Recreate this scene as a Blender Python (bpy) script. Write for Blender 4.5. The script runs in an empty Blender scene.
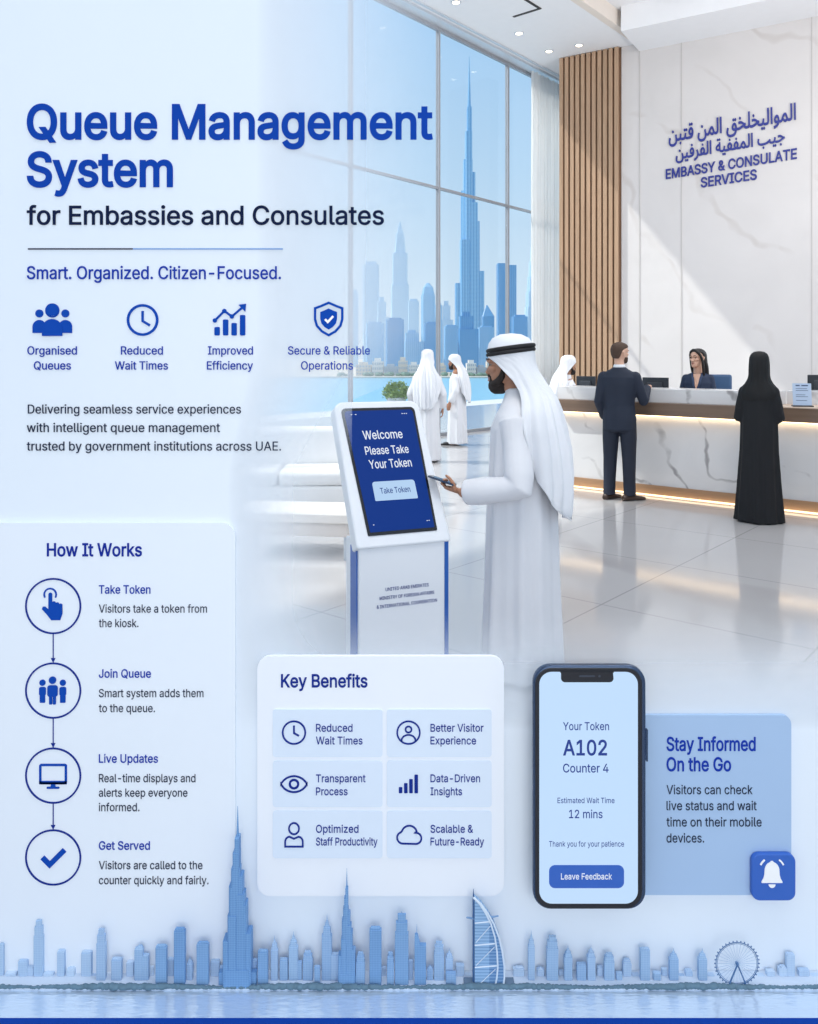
import bpy, bmesh, math, random
from mathutils import Vector, Matrix
import numpy as np
random.seed(7)
S = bpy.context.scene
C = S.collection
PI = math.pi

# ------------------------------------------------------------------ camera, sky, sun, exposure
FPX, HOR, EYE = 820.0, 357.0, 1.63          # focal length in pixels, horizon row, eye height
cd = bpy.data.cameras.new('camera'); cam = bpy.data.objects.new('camera', cd); C.objects.link(cam)
cam.location = (0, 0, EYE); cam.rotation_euler = (PI/2, 0, 0)
cd.sensor_fit = 'VERTICAL'; cd.sensor_height = 36.0; cd.lens = FPX/1024*36.0
cd.shift_y = -(512-HOR)/1024; cd.clip_end = 20000; cd.clip_start = 0.05
S.camera = cam
S.view_settings.view_transform = 'Standard'; S.view_settings.look = 'None'
S.view_settings.gamma = 1.0; S.view_settings.use_curve_mapping = False
S.view_settings.exposure = 0.0
S.cycles.use_denoising = True
S.cycles.transparent_max_bounces = 24

def lin(c):
    c = c/255.0
    return c/12.92 if c <= 0.04045 else ((c+0.055)/1.055)**2.4
def rgb(t): return (lin(t[0]), lin(t[1]), lin(t[2]), 1.0)

W = bpy.data.worlds.new('sky'); S.world = W; W.use_nodes = True
nt = W.node_tree; nt.nodes.clear()
n_out = nt.nodes.new('ShaderNodeOutputWorld'); n_bg = nt.nodes.new('ShaderNodeBackground')
n_tc = nt.nodes.new('ShaderNodeTexCoord'); n_sx = nt.nodes.new('ShaderNodeSeparateXYZ'); n_cr = nt.nodes.new('ShaderNodeValToRGB')
n_mr = nt.nodes.new('ShaderNodeMapRange'); n_mr.inputs['From Min'].default_value = -0.3; n_mr.inputs['From Max'].default_value = 1.0
nt.links.new(n_tc.outputs['Generated'], n_sx.inputs[0]); nt.links.new(n_sx.outputs['Z'], n_mr.inputs['Value'])
nt.links.new(n_mr.outputs[0], n_cr.inputs[0]); nt.links.new(n_cr.outputs[0], n_bg.inputs['Color']); nt.links.new(n_bg.outputs[0], n_out.inputs[0])
e = n_cr.color_ramp.elements
e[0].position = 0.0; e[0].color = rgb((236, 240, 246))
e[1].position = 1.0; e[1].color = rgb((240, 240, 242))
for p, c in ((0.23, (232, 241, 250)), (0.30, (216, 234, 250)), (0.40, (194, 223, 249)), (0.54, (174, 212, 248)), (0.66, (226, 234, 244))):
    q = e.new(p); q.color = rgb(c)
n_bg.inputs['Strength'].default_value = 1.0

sd = bpy.data.lights.new('sun', 'SUN'); sun = bpy.data.objects.new('sun', sd); C.objects.link(sun)
sd.energy = 3.7; sd.angle = math.radians(1.2); sd.color = (1.0, 0.93, 0.84)
sun.rotation_euler = Vector((1.0, -0.06, -1.05)).to_track_quat('-Z', 'Y').to_euler()

def area_lamp(name, loc, target, sx, sy, energy, col=(1, 1, 1)):
    d = bpy.data.lights.new(name, 'AREA'); o = bpy.data.objects.new(name, d); C.objects.link(o)
    d.shape = 'RECTANGLE'; d.size = sx; d.size_y = sy; d.energy = energy; d.color = col
    o.location = loc; o.rotation_euler = (Vector(target)-Vector(loc)).to_track_quat('-Z', 'Y').to_euler()
    return o
area_lamp('fill_overhead', (4.0, 9.0, 8.2), (4.6, 10.5, 0.0), 5.0, 3.0, 215, (1.0, 0.96, 0.92))  # unseen fill light, added overhead to brighten counter and rear wall
area_lamp('fill_overhead', (0.5, 1.5, 7.5), (0.4, 5.5, 1.0), 4.0, 3.0, 230, (1.0, 0.98, 0.95))  # unseen fill light, added to brighten the near lobby and kiosk front
area_lamp('fill_uplight', (8.0, 9.0, 3.2), (5.0, 15.0, 8.5), 3.0, 1.0, 270, (1.0, 0.96, 0.92))  # unseen fill hung in mid-air, added to lift the ceiling
area_lamp('fill_front', (0.5, -2.4, 1.9), (0.2, 2.0, 0.45), 3.0, 2.0, 68, (1.0, 0.955, 0.895))  # unseen fill behind the camera, added to brighten the display wall

# ------------------------------------------------------------------ materials
class NT:
    def __init__(s, m): s.t = m.node_tree; s.n = s.t.nodes; s.l = s.t.links
    def new(s, typ, **kw):
        q = s.n.new(typ)
        for k, v in kw.items(): setattr(q, k, v)
        return q
    def link(s, a, b): s.l.new(a, b)
MATS = {}
def mat(name, col, rough=0.5, metal=0.0, var=0.04, scale=6.0, emit=None, estr=1.0, spec=0.5, bump=0.0, bscale=40.0, sheen=0.0):
    if name in MATS: return MATS[name]
    m = bpy.data.materials.new(name); m.use_nodes = True; t = NT(m); b = t.n['Principled BSDF']
    b.inputs['Roughness'].default_value = rough; b.inputs['Metallic'].default_value = metal
    b.inputs['Specular IOR Level'].default_value = spec
    if sheen: b.inputs['Sheen Weight'].default_value = sheen
    tc = t.new('ShaderNodeTexCoord'); no = t.new('ShaderNodeTexNoise'); no.inputs['Scale'].default_value = scale; no.inputs['Detail'].default_value = 3
    t.link(tc.outputs['Object'], no.inputs['Vector'])
    mx = t.new('ShaderNodeMix', data_type='RGBA'); c = rgb(col)
    mx.inputs['A'].default_value = tuple(max(0, v*(1-var)) for v in c[:3])+(1,)
    mx.inputs['B'].default_value = tuple(min(1, v*(1+var)) for v in c[:3])+(1,)
    t.link(no.outputs['Fac'], mx.inputs['Factor']); t.link(mx.outputs['Result'], b.inputs['Base Color'])
    if emit:
        b.inputs['Emission Color'].default_value = rgb(emit); b.inputs['Emission Strength'].default_value = estr
    if bump:
        n2 = t.new('ShaderNodeTexNoise'); n2.inputs['Scale'].default_value = bscale; n2.inputs['Detail'].default_value = 4
        bp = t.new('ShaderNodeBump'); bp.inputs['Strength'].default_value = bump; bp.inputs['Distance'].default_value = 0.01
        t.link(tc.outputs['Object'], n2.inputs['Vector']); t.link(n2.outputs['Fac'], bp.inputs['Height']); t.link(bp.outputs[0], b.inputs['Normal'])
    MATS[name] = m
    return m

def marble(name, base, vein, scale=0.9, rough=0.25, joint=None, amt=0.8, vw=0.025):
    m = bpy.data.materials.new(name); m.use_nodes = True; t = NT(m); b = t.n['Principled BSDF']
    b.inputs['Roughness'].default_value = rough
    tc = t.new('ShaderNodeTexCoord')
    n1 = t.new('ShaderNodeTexNoise'); n1.inputs['Scale'].default_value = scale*1.3; n1.inputs['Detail'].default_value = 6; n1.inputs['Distortion'].default_value = 1.2
    t.link(tc.outputs['Object'], n1.inputs['Vector'])
    # veins: thin bands where a distorted wave crosses its middle
    wv = t.new('ShaderNodeTexWave', wave_type='BANDS', bands_direction='DIAGONAL'); wv.inputs['Scale'].default_value = scale*0.55
    wv.inputs['Distortion'].default_value = 9.0; wv.inputs['Detail'].default_value = 4; wv.inputs['Detail Scale'].default_value = 0.9
    t.link(tc.outputs['Object'], wv.inputs['Vector'])
    r = t.new('ShaderNodeValToRGB'); r.color_ramp.elements[0].position = 0.0; r.color_ramp.elements[0].color = (1, 1, 1, 1)
    r.color_ramp.elements[1].position = vw; r.color_ramp.elements[1].color = (0, 0, 0, 1)
    t.link(wv.outputs['Fac'], r.inputs[0])
    mu = t.new('ShaderNodeMath', operation='MULTIPLY'); t.link(r.outputs[0], mu.inputs[0])
    r2 = t.new('ShaderNodeMapRange'); r2.inputs['From Min'].default_value = 0.42; r2.inputs['From Max'].default_value = 0.62; r2.inputs['To Max'].default_value = amt
    t.link(n1.outputs['Fac'], r2.inputs['Value']); t.link(r2.outputs[0], mu.inputs[1])
    cl = t.new('ShaderNodeMix', data_type='RGBA'); c = rgb(base)
    cl.inputs['A'].default_value = tuple(v*0.90 for v in c[:3])+(1,); cl.inputs['B'].default_value = tuple(min(1, v*1.06) for v in c[:3])+(1,)
    t.link(n1.outputs['Fac'], cl.inputs['Factor'])
    mx = t.new('ShaderNodeMix', data_type='RGBA'); mx.inputs['B'].default_value = rgb(vein)
    t.link(mu.outputs[0], mx.inputs['Factor']); t.link(cl.outputs['Result'], mx.inputs['A'])
    last = mx.outputs['Result']
    if joint:                                     # joint = (x period, z period, x axis, y axis) in object coordinates
        sx = t.new('ShaderNodeSeparateXYZ'); t.link(tc.outputs['Object'], sx.inputs[0])
        fs = []
        for ax, per, off in joint:
            ad = t.new('ShaderNodeMath', operation='ADD'); ad.inputs[1].default_value = off
            dv = t.new('ShaderNodeMath', operation='DIVIDE'); dv.inputs[1].default_value = per
            fr = t.new('ShaderNodeMath', operation='FRACT'); lt = t.new('ShaderNodeMath', operation='LESS_THAN'); lt.inputs[1].default_value = 0.012/per
            t.link(sx.outputs[ax], ad.inputs[0]); t.link(ad.outputs[0], dv.inputs[0]); t.link(dv.outputs[0], fr.inputs[0]); t.link(fr.outputs[0], lt.inputs[0]); fs.append(lt)
        mm = fs[0].outputs[0]
        for f2 in fs[1:]:
            q = t.new('ShaderNodeMath', operation='MAXIMUM'); t.link(mm, q.inputs[0]); t.link(f2.outputs[0], q.inputs[1]); mm = q.outputs[0]
        sc = t.new('ShaderNodeMath', operation='MULTIPLY'); sc.inputs[1].default_value = 0.55; t.link(mm, sc.inputs[0])
        m3 = t.new('ShaderNodeMix', data_type='RGBA'); m3.inputs['B'].default_value = rgb(tuple(v*0.72 for v in base))
        t.link(sc.outputs[0], m3.inputs['Factor']); t.link(last, m3.inputs['A']); last = m3.outputs['Result']
    t.link(last, b.inputs['Base Color'])
    return m

def wood(name, col, rough=0.45, scale=3.0, axis='Z'):
    m = bpy.data.materials.new(name); m.use_nodes = True; t = NT(m); b = t.n['Principled BSDF']; b.inputs['Roughness'].default_value = rough
    tc = t.new('ShaderNodeTexCoord'); mp = t.new('ShaderNodeMapping')
    mp.inputs['Scale'].default_value = (8, 8, 0.35) if axis == 'Z' else (0.35, 8, 8)
    no = t.new('ShaderNodeTexNoise'); no.inputs['Scale'].default_value = scale; no.inputs['Detail'].default_value = 6; no.inputs['Distortion'].default_value = 0.6
    t.link(tc.outputs['Object'], mp.inputs[0]); t.link(mp.outputs[0], no.inputs['Vector'])
    mx = t.new('ShaderNodeMix', data_type='RGBA'); c = rgb(col)
    mx.inputs['A'].default_value = tuple(v*0.66 for v in c[:3])+(1,); mx.inputs['B'].default_value = tuple(min(1, v*1.3) for v in c[:3])+(1,)
    t.link(no.outputs['Fac'], mx.inputs['Factor']); t.link(mx.outputs['Result'], b.inputs['Base Color'])
    return m

def glow(name, col, strength):
    m = bpy.data.materials.new(name); m.use_nodes = True; t = NT(m); t.n.clear()
    o = t.new('ShaderNodeOutputMaterial'); em = t.new('ShaderNodeEmission'); em.inputs[0].default_value = rgb(col); em.inputs[1].default_value = strength
    t.link(em.outputs[0], o.inputs[0]); return m

def pane_material():
    m = bpy.data.materials.new('clear_glass'); m.use_nodes = True; t = NT(m); t.n.clear()
    o = t.new('ShaderNodeOutputMaterial'); tr = t.new('ShaderNodeBsdfTransparent'); gl = t.new('ShaderNodeBsdfGlossy'); mx = t.new('ShaderNodeMixShader')
    tr.inputs[0].default_value = (0.94, 0.975, 0.99, 1); gl.inputs['Roughness'].default_value = 0.02; mx.inputs[0].default_value = 0.025
    t.link(tr.outputs[0], mx.inputs[1]); t.link(gl.outputs[0], mx.inputs[2]); t.link(mx.outputs[0], o.inputs[0]); return m

def facade(name, col, dark, vper, hper, rough=0.25, spec=0.5):
    """glass tower skin: vertical and horizontal banding by object coordinates"""
    m = bpy.data.materials.new(name); m.use_nodes = True; t = NT(m); b = t.n['Principled BSDF']; b.inputs['Roughness'].default_value = rough
    b.inputs['Specular IOR Level'].default_value = spec
    tc = t.new('ShaderNodeTexCoord'); sx = t.new('ShaderNodeSeparateXYZ'); t.link(tc.outputs['Object'], sx.inputs[0])
    def band(sock, per, duty):
        a = t.new('ShaderNodeMath', operation='DIVIDE'); a.inputs[1].default_value = per; t.link(sock, a.inputs[0])
        f = t.new('ShaderNodeMath', operation='FRACT'); t.link(a.outputs[0], f.inputs[0])
        l = t.new('ShaderNodeMath', operation='LESS_THAN'); l.inputs[1].default_value = duty; t.link(f.outputs[0], l.inputs[0]); return l.outputs[0]
    v = band(sx.outputs['X'], vper, 0.42); h = band(sx.outputs['Z'], hper, 0.4)
    ad = t.new('ShaderNodeMath', operation='ADD'); t.link(v, ad.inputs[0]); t.link(h, ad.inputs[1])
    hf = t.new('ShaderNodeMath', operation='MULTIPLY'); hf.inputs[1].default_value = 0.5; t.link(ad.outputs[0], hf.inputs[0])
    mx = t.new('ShaderNodeMix', data_type='RGBA'); mx.inputs['A'].default_value = rgb(col); mx.inputs['B'].default_value = rgb(dark)
    hf.inputs[1].default_value = 0.42
    t.link(hf.outputs[0], mx.inputs['Factor']); t.link(mx.outputs['Result'], b.inputs['Base Color']); return m

# ------------------------------------------------------------------ object helpers
def link(name, bm, m, parent=None, smooth=False):
    me = bpy.data.meshes.new(name); bm.normal_update()
    bmesh.ops.recalc_face_normals(bm, faces=bm.faces[:])
    bm.to_mesh(me); bm.free()
    if smooth:
        for p in me.polygons: p.use_smooth = True
    o = bpy.data.objects.new(name, me); C.objects.link(o)
    if m: me.materials.append(m)
    if parent is not None: o.parent = parent
    return o
def tag(o, label, cat, group=None, kind=None):
    o['label'] = label; o['category'] = cat
    if group: o['group'] = group
    if kind: o['kind'] = kind
    return o
def struct(o): o['kind'] = 'structure'; return o
def thing(name, label, cat, loc=(0, 0, 0), rz=0.0, group=None):
    o = bpy.data.objects.new(name, None); C.objects.link(o); o.location = loc; o.rotation_euler = (0, 0, rz)
    o.empty_display_size = 0.1
    return tag(o, label, cat, group)
def B(): return bmesh.new()
def box(bm, x0, x1, y0, y1, z0, z1, M=None, bev=0.0):
    vs = [bm.verts.new(v) for v in ((x0, y0, z0), (x1, y0, z0), (x1, y1, z0), (x0, y1, z0), (x0, y0, z1), (x1, y0, z1), (x1, y1, z1), (x0, y1, z1))]
    fs = [bm.faces.new([vs[i] for i in f]) for f in ((0, 3, 2, 1), (4, 5, 6, 7), (0, 1, 5, 4), (1, 2, 6, 5), (2, 3, 7, 6), (3, 0, 4, 7))]
    if bev > 0:
        ed = list({ed for f in fs for ed in f.edges})
        r = bmesh.ops.bevel(bm, geom=ed, offset=bev, segments=2, profile=0.6, affect='EDGES')
        vs = list({v for f in r['faces'] for v in f.verts} | {v for v in vs if v.is_valid})
    if M is not None: bmesh.ops.transform(bm, matrix=M, verts=vs)
    return vs
def loft(bm, rings, cap=True, closed=True):
    V = [[bm.verts.new(p) for p in r] for r in rings]; n = len(V[0])
    for a, b in zip(V[:-1], V[1:]):
        for i in range(n if closed else n-1):
            j = (i+1) % n
            try: bm.faces.new((a[i], a[j], b[j], b[i]))
            except ValueError: pass
    if cap and closed:
        bm.faces.new(V[0][::-1]); bm.faces.new(V[-1])
    return V
def tube(bm, pts, rad, n=12, flat=1.0, up=Vector((0, 0, 1)), ends=True):
    """tapered round-ended limb through pts; flat squeezes it along the second frame axis"""
    pts = [Vector(p) for p in pts]; rad = list(rad)
    T = []
    for i in range(len(pts)):
        d = (pts[min(i+1, len(pts)-1)]-pts[max(i-1, 0)]); T.append(d.normalized())
    u = T[0].cross(up)
    if u.length < 1e-3: u = T[0].cross(Vector((0, 1, 0)))
    u.normalize(); rings = []
    def ring(c, t, u, r):
        w = t.cross(u).normalized(); u2 = w.cross(t).normalized()
        return [c+u2*(r*math.cos(2*PI*k/n))+w*(r*flat*math.sin(2*PI*k/n)) for k in range(n)]
    us = []
    for i in range(len(pts)):
        u = (u-T[i]*u.dot(T[i])).normalized(); us.append(u.copy())
    if ends:
        for a in (80, 55, 28): rings.append(ring(pts[0]-T[0]*rad[0]*math.sin(math.radians(a)), T[0], us[0], rad[0]*math.cos(math.radians(a))))
    for i in range(len(pts)): rings.append(ring(pts[i], T[i], us[i], rad[i]))
    if ends:
        for a in (28, 55, 80): rings.append(ring(pts[-1]+T[-1]*rad[-1]*math.sin(math.radians(a)), T[-1], us[-1], rad[-1]*math.cos(math.radians(a))))
    loft(bm, rings)
def ball(bm, c, rx, ry, rz, n=16, m=10):
    rings = []
    for i in range(1, m):
        a = -PI/2+PI*i/m
        rings.append([(c[0]+rx*math.cos(a)*math.cos(2*PI*k/n), c[1]+ry*math.cos(a)*math.sin(2*PI*k/n), c[2]+rz*math.sin(a)) for k in range(n)])
    loft(bm, rings)
def remesh(name, bm, m, parent, vox, smooth=3, fac=0.5):
    """fuse everything in bm into one continuous skin"""
    o = link('tmp', bm, None)
    r = o.modifiers.new('r', 'REMESH'); r.mode = 'VOXEL'; r.voxel_size = vox; r.use_smooth_shade = True
    if smooth:
        q = o.modifiers.new('s', 'SMOOTH'); q.iterations = smooth; q.factor = fac
    dg = bpy.context.evaluated_depsgraph_get(); dg.update()
    me = bpy.data.meshes.new_from_object(o.evaluated_get(dg)); bpy.data.objects.remove(o)
    me.name = name
    for p in me.polygons: p.use_smooth = True
    me.materials.clear(); me.materials.append(m)
    q = bpy.data.objects.new(name, me); C.objects.link(q); q.parent = parent
    return q
def solid(o, t, off=0.0, sub=0):
    if sub:
        q = o.modifiers.new('sub', 'SUBSURF'); q.levels = sub; q.render_levels = sub
    q = o.modifiers.new('solid', 'SOLIDIFY'); q.thickness = t; q.offset = off
    return o

# a flat raised sign face: shapes given on the front of the display wall in its own millimetre-like grid
WALL_Y = 2.0
def pos(px, py, Y): return Vector(((px-409)*Y/FPX, Y, EYE-(py-HOR)*Y/FPX))
class Flat:
    """2-D shapes extruded towards the viewer from the plane Y; all shapes join one mesh"""
    def __init__(s, Y, th): s.bm = B(); s.Y = Y; s.th = th; s.k = 0
    def _pts(s, P): return [pos(x, y, s.Y) for x, y in P]
    def poly(s, P, th=None, lift=0.0):
        th = th or s.th; a = s._pts(P); dy = Vector((0, 1, 0)); lift += s.k*0.00006; s.k += 1
        v0 = [s.bm.verts.new(p-dy*lift) for p in a]; v1 = [s.bm.verts.new(p-dy*(lift+th)) for p in a]; n = len(a)
        s.bm.faces.new(v0); s.bm.faces.new(v1[::-1])
        for i in range(n): s.bm.faces.new((v0[i], v1[i], v1[(i+1) % n], v0[(i+1) % n]))
        return s
    def disk(s, cx, cy, r, ry=None, n=32, **k):
        ry = ry or r
        return s.poly([(cx+r*math.cos(2*PI*i/n), cy+ry*math.sin(2*PI*i/n)) for i in range(n)], **k)
    def rrect(s, x0, y0, x1, y1, r, n=6, **k): return s.poly(rr(x0, y0, x1, y1, r, n), **k)
    def strip(s, P, w, closed=False, **k):
        """constant-width stroke along P"""
        P = [Vector((x, y)) for x, y in P]; L, R = [], []; n = len(P)
        for i in range(n):
            if closed: a, b = P[i-1], P[(i+1) % n]
            else: a, b = P[max(i-1, 0)], P[min(i+1, n-1)]
            d1 = (P[i]-a); d2 = (b-P[i])
            d1 = d1.normalized() if d1.length > 1e-9 else d2.normalized(); d2 = d2.normalized() if d2.length > 1e-9 else d1
            t = (d1+d2); t = t.normalized() if t.length > 1e-6 else d1
            nn = Vector((-t.y, t.x)); c = max(0.45, nn.dot(Vector((-d1.y, d1.x)))); q = w/2/c
            L.append(P[i]+nn*q); R.append(P[i]-nn*q)
        if not closed: return s.poly([(v.x, v.y) for v in L+R[::-1]], **k)
        th = k.get('th') or s.th; dy = Vector((0, 1, 0)); lift = k.get('lift', 0.0)
        rows = []
        for ring, l in ((L, lift), (L, lift+th), (R, lift+th), (R, lift)):
            rows.append([s.bm.verts.new(pos(v.x, v.y, s.Y)-dy*l) for v in ring])
        for a, b in ((0, 1), (1, 2), (2, 3), (3, 0)):
            for i in range(n):
                j = (i+1) % n; s.bm.faces.new((rows[a][i], rows[a][j], rows[b][j], rows[b][i]))
        return s
    def ring(s, cx, cy, r, w, ry=None, n=40, **k):
        ry = ry or r
        return s.strip([(cx+r*math.cos(2*PI*i/n), cy+ry*math.sin(2*PI*i/n)) for i in range(n)], w, True, **k)
    def build(s, name, m, parent=None): return link(name, s.bm, m, parent)
def rr(x0, y0, x1, y1, r, n=6):
    P = []
    for cx, cy, a0 in ((x1-r, y0+r, -90), (x1-r, y1-r, 0), (x0+r, y1-r, 90), (x0+r, y0+r, 180)):
        for i in range(n+1):
            a = math.radians(a0+90*i/n); P.append((cx+r*math.cos(a), cy+r*math.sin(a)))
    return P
def arc(cx, cy, r, a0, a1, n=14, ry=None):
    ry = ry or r
    return [(cx+r*math.cos(math.radians(a0+(a1-a0)*i/n)), cy+ry*math.sin(math.radians(a0+(a1-a0)*i/n))) for i in range(n+1)]

FONT = None
try:                                              # the sans serif that ships inside Blender; its built-in face otherwise
    import os
    FONT = bpy.data.fonts.load(os.path.join(bpy.utils.resource_path('LOCAL'), 'datafiles', 'fonts', 'Inter.woff2'))
except Exception: FONT = None
CAPH = 1.0
def contours(body):
    """closed outlines of a line of text, outer ones counter-clockwise"""
    cu = bpy.data.curves.new('t', 'FONT'); cu.body = body; cu.size = 1.0; cu.resolution_u = 5; cu.fill_mode = 'NONE'
    cu.font = (FONT or cu.font) if body.isascii() else cu.font
    o = bpy.data.objects.new('t', cu); C.objects.link(o)
    dg = bpy.context.evaluated_depsgraph_get(); dg.update()
    me = bpy.data.meshes.new_from_object(o.evaluated_get(dg)); bpy.data.objects.remove(o); bpy.data.curves.remove(cu)
    co = [(v.co.x/CAPH, v.co.y/CAPH) for v in me.vertices]; adj = {}
    for ed in me.edges:
        a, b = ed.vertices; adj.setdefault(a, []).append(b); adj.setdefault(b, []).append(a)
    bpy.data.meshes.remove(me)
    used, out = set(), []
    for st in adj:
        if st in used: continue
        loop = [st]; used.add(st); cur = st
        while True:
            nx = [q for q in adj[cur] if q not in used]
            if not nx: break
            cur = nx[0]; used.add(cur); loop.append(cur)
        L = []
        for q in loop:
            if not L or (co[q][0]-L[-1][0])**2+(co[q][1]-L[-1][1])**2 > 1e-8: L.append(co[q])
        if len(L) > 2 and (L[0][0]-L[-1][0])**2+(L[0][1]-L[-1][1])**2 < 1e-8: L.pop()
        if len(L) > 2: out.append(L)
    def area(L): return 0.5*sum(L[k-1][0]*L[k][1]-L[k][0]*L[k-1][1] for k in range(len(L)))
    if out and area(max(out, key=lambda L: abs(area(L)))) < 0: out = [L[::-1] for L in out]
    return out
def text_mesh(body, bold=0.0, ext=0.5, space=1.0):
    """raised letters, 1 deep (z from -0.5 to 0.5), overlapping strokes united, weight added by bold"""
    from mathutils.geometry import delaunay_2d_cdt
    LL = []
    for L in contours(body):
        if bold:
            n = len(L); M_ = []
            for k in range(n):
                a, b, c = Vector(L[k-1]), Vector(L[k]), Vector(L[(k+1) % n]); d1 = (b-a).normalized(); d2 = (c-b).normalized()
                n1 = Vector((d1.y, -d1.x)); n2 = Vector((d2.y, -d2.x)); m_ = n1+n2
                m_ = m_.normalized() if m_.length > 1e-5 else n1
                q = bold/max(0.55, m_.dot(n1)); M_.append((b.x+m_.x*q, b.y+m_.y*q))
            L = M_
        LL.append(L)
    vin, ein = [], []
    for L in LL:
        b0 = len(vin); n = len(L); vin += [Vector(p) for p in L]; ein += [(b0+k, b0+(k+1) % n) for k in range(n)]
    vo, eo, fo, _, _, _ = delaunay_2d_cdt(vin, ein, [], 0, 1e-6)
    A0 = np.array([vin[a][:] for a, b in ein]); A1 = np.array([vin[b][:] for a, b in ein]); keep = []
    for f in fo:
        cx = sum(vo[k].x for k in f)/len(f); cy = sum(vo[k].y for k in f)/len(f)
        up = (A0[:, 1] <= cy) & (A1[:, 1] > cy); dn = (A0[:, 1] > cy) & (A1[:, 1] <= cy)
        cr = (A1[:, 0]-A0[:, 0])*(cy-A0[:, 1])-(cx-A0[:, 0])*(A1[:, 1]-A0[:, 1])
        if int((up & (cr > 0)).sum())-int((dn & (cr < 0)).sum()) > 0: keep.append(f)
    idx, verts = {}, []
    for f in keep:
        for k in f:
            if k not in idx: idx[k] = len(verts); verts.append(vo[k])
    n = len(verts); V3 = [(v.x, v.y, 0.5) for v in verts]+[(v.x, v.y, -0.5) for v in verts]; F = []; ecount = {}
    for f in keep:
        g = [idx[k] for k in f]
        F.append(g); F.append([k+n for k in g[::-1]])
        for k in range(len(g)):
            a, b = g[k-1], g[k]; ecount.setdefault((min(a, b), max(a, b)), []).append((a, b))
    for v in ecount.values():
        if len(v) == 1: a, b = v[0]; F.append([b, a, a+n, b+n])
    me = bpy.data.meshes.new('t'); me.from_pydata(V3, [], F); return me
_h = [p for L in contours('H') for p in L]; CAPH = max(p[1] for p in _h)/0.72     # letter size 1 means capitals 0.72 high
def add_line(bm, body, x0, x1, base, em, Y, th, bold=0.012):
    """one line of raised lettering: left/right ends and baseline on the plane Y, em = letter size"""
    if em < 16: em *= 0.94
    me = text_mesh(body, bold); co = np.array([v.co[:] for v in me.vertices])
    a, b = co[:, 0].min(), co[:, 0].max(); k = Y/FPX; sx = (x1-x0)/(b-a) if x1 else em
    verts = [bm.verts.new(((x0+(c[0]-a)*sx-409)*k, Y-th*(0.5+c[2]), EYE-(base-c[1]*em-HOR)*k)) for c in co]
    for p in me.polygons:
        try: bm.faces.new([verts[i] for i in p.vertices])
        except ValueError: pass
    bpy.data.meshes.remove(me)
def lettering(name, lines, Y, m, parent=None, th=0.0016, bold=0.012):
    bm = B()
    for L in lines: add_line(bm, L[0], L[1], L[2], L[3], L[4], Y, th, L[5] if len(L) > 5 else bold)
    return link(name, bm, m, parent)
# ------------------------------------------------------------------ the room
M_white = mat('white_plaster', (240, 241, 244), 0.7, var=0.02)
M_beam = mat('warm_plaster', (232, 222, 212), 0.7, var=0.02)
M_alu = mat('pale_aluminium', (205, 212, 220), 0.4, 0.3)
M_mul = mat('mullion_grey', (158, 162, 170), 0.5, 0.2)
M_dark = mat('dark_slot', (52, 50, 50), 0.6)
M_glass = pane_material()
M_stone = marble('wall_marble', (217, 213, 212), (172, 160, 152), 0.5, 0.3, amt=0.32)
M_cmar = marble('counter_marble', (226, 225, 226), (128, 124, 126), 1.7, 0.22, amt=0.75, vw=0.03)
M_slat = wood('slat_wood', (182, 150, 122), 0.5, 3.0)
M_gap = mat('slat_gap', (112, 84, 64), 0.7)
M_bronze = wood('bronze_wood', (120, 98, 82), 0.35, 2.0, 'X')
M_oak = wood('oak_wood', (166, 132, 102), 0.4, 2.0, 'X')

UW = Vector((0.642, 0.767, 0)).normalized()        # along the window wall
NW = Vector((UW.y, -UW.x, 0))                      # from the window into the room
P0 = Vector((1.515, 18.0, 0))
def onw(t, off=0.0, z=0.0): return P0+UW*t+NW*off+Vector((0, 0, z))
def frameM(o, u, v): return Matrix(((u.x, v.x, 0, o.x), (u.y, v.y, 0, o.y), (0, 0, 1, o.z), (0, 0, 0, 1)))
HC = 8.48

# floor: polished stone slabs laid square to the window
def floor_material():
    m = marble('floor_stone', (186, 185, 187), (158, 155, 156), 0.35, 0.10, joint=(('X', 1.3, 100.0), ('Y', 1.3, 100.35)), amt=0.5, vw=0.06)
    return m
bm = B(); box(bm, -16, 9, -12, 27, -0.12, 0.0)
fl = link('floor', bm, floor_material()); struct(fl)
fl.rotation_euler = (0, 0, math.atan2(UW.y, UW.x)-PI/2)

# ceiling: main slab left of the raised coffer, its beam face, the coffer, the perimeter soffit
MW = frameM(P0, UW, NW)                            # local x along the window, local y into the room
AL = (Vector((3.06, 15.7, 0))-P0).dot(NW)          # distance of the coffer edge from the window
bm = B(); box(bm, -27, 3.9, -0.15, AL, HC, HC+0.5, MW); struct(link('ceiling', bm, M_white))
bm = B(); box(bm, -27, 3.9, AL, AL+0.16, HC-0.0, HC+0.62, MW); struct(link('trim_1', bm, M_beam))
bm = B(); box(bm, -27, 3.9, AL+0.16, AL+9.5, HC+0.34, HC+0.6, MW); struct(link('ceiling', bm, M_white))
bm = B(); box(bm, -21, 3.9, -0.02, 0.26, HC-0.05, HC, MW); box(bm, -21, 3.9, 0.36, 0.42, HC-0.03, HC, MW); struct(link('trim_2', bm, M_alu))
sl = thing('ceiling_slot_vent', 'long dark slot vent running across the white ceiling near the raised edge', 'vent', (0, 0, 0))
bm = B(); box(bm, -5.2, -0.75, AL-0.66, AL-0.61, HC-0.015, HC, MW); link('slot', bm, M_dark, sl)
bm = B(); box(bm, -0.80, -0.75, AL-1.25, AL-0.66, HC-0.015, HC, MW); link('slot', bm, M_dark, sl)

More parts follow.
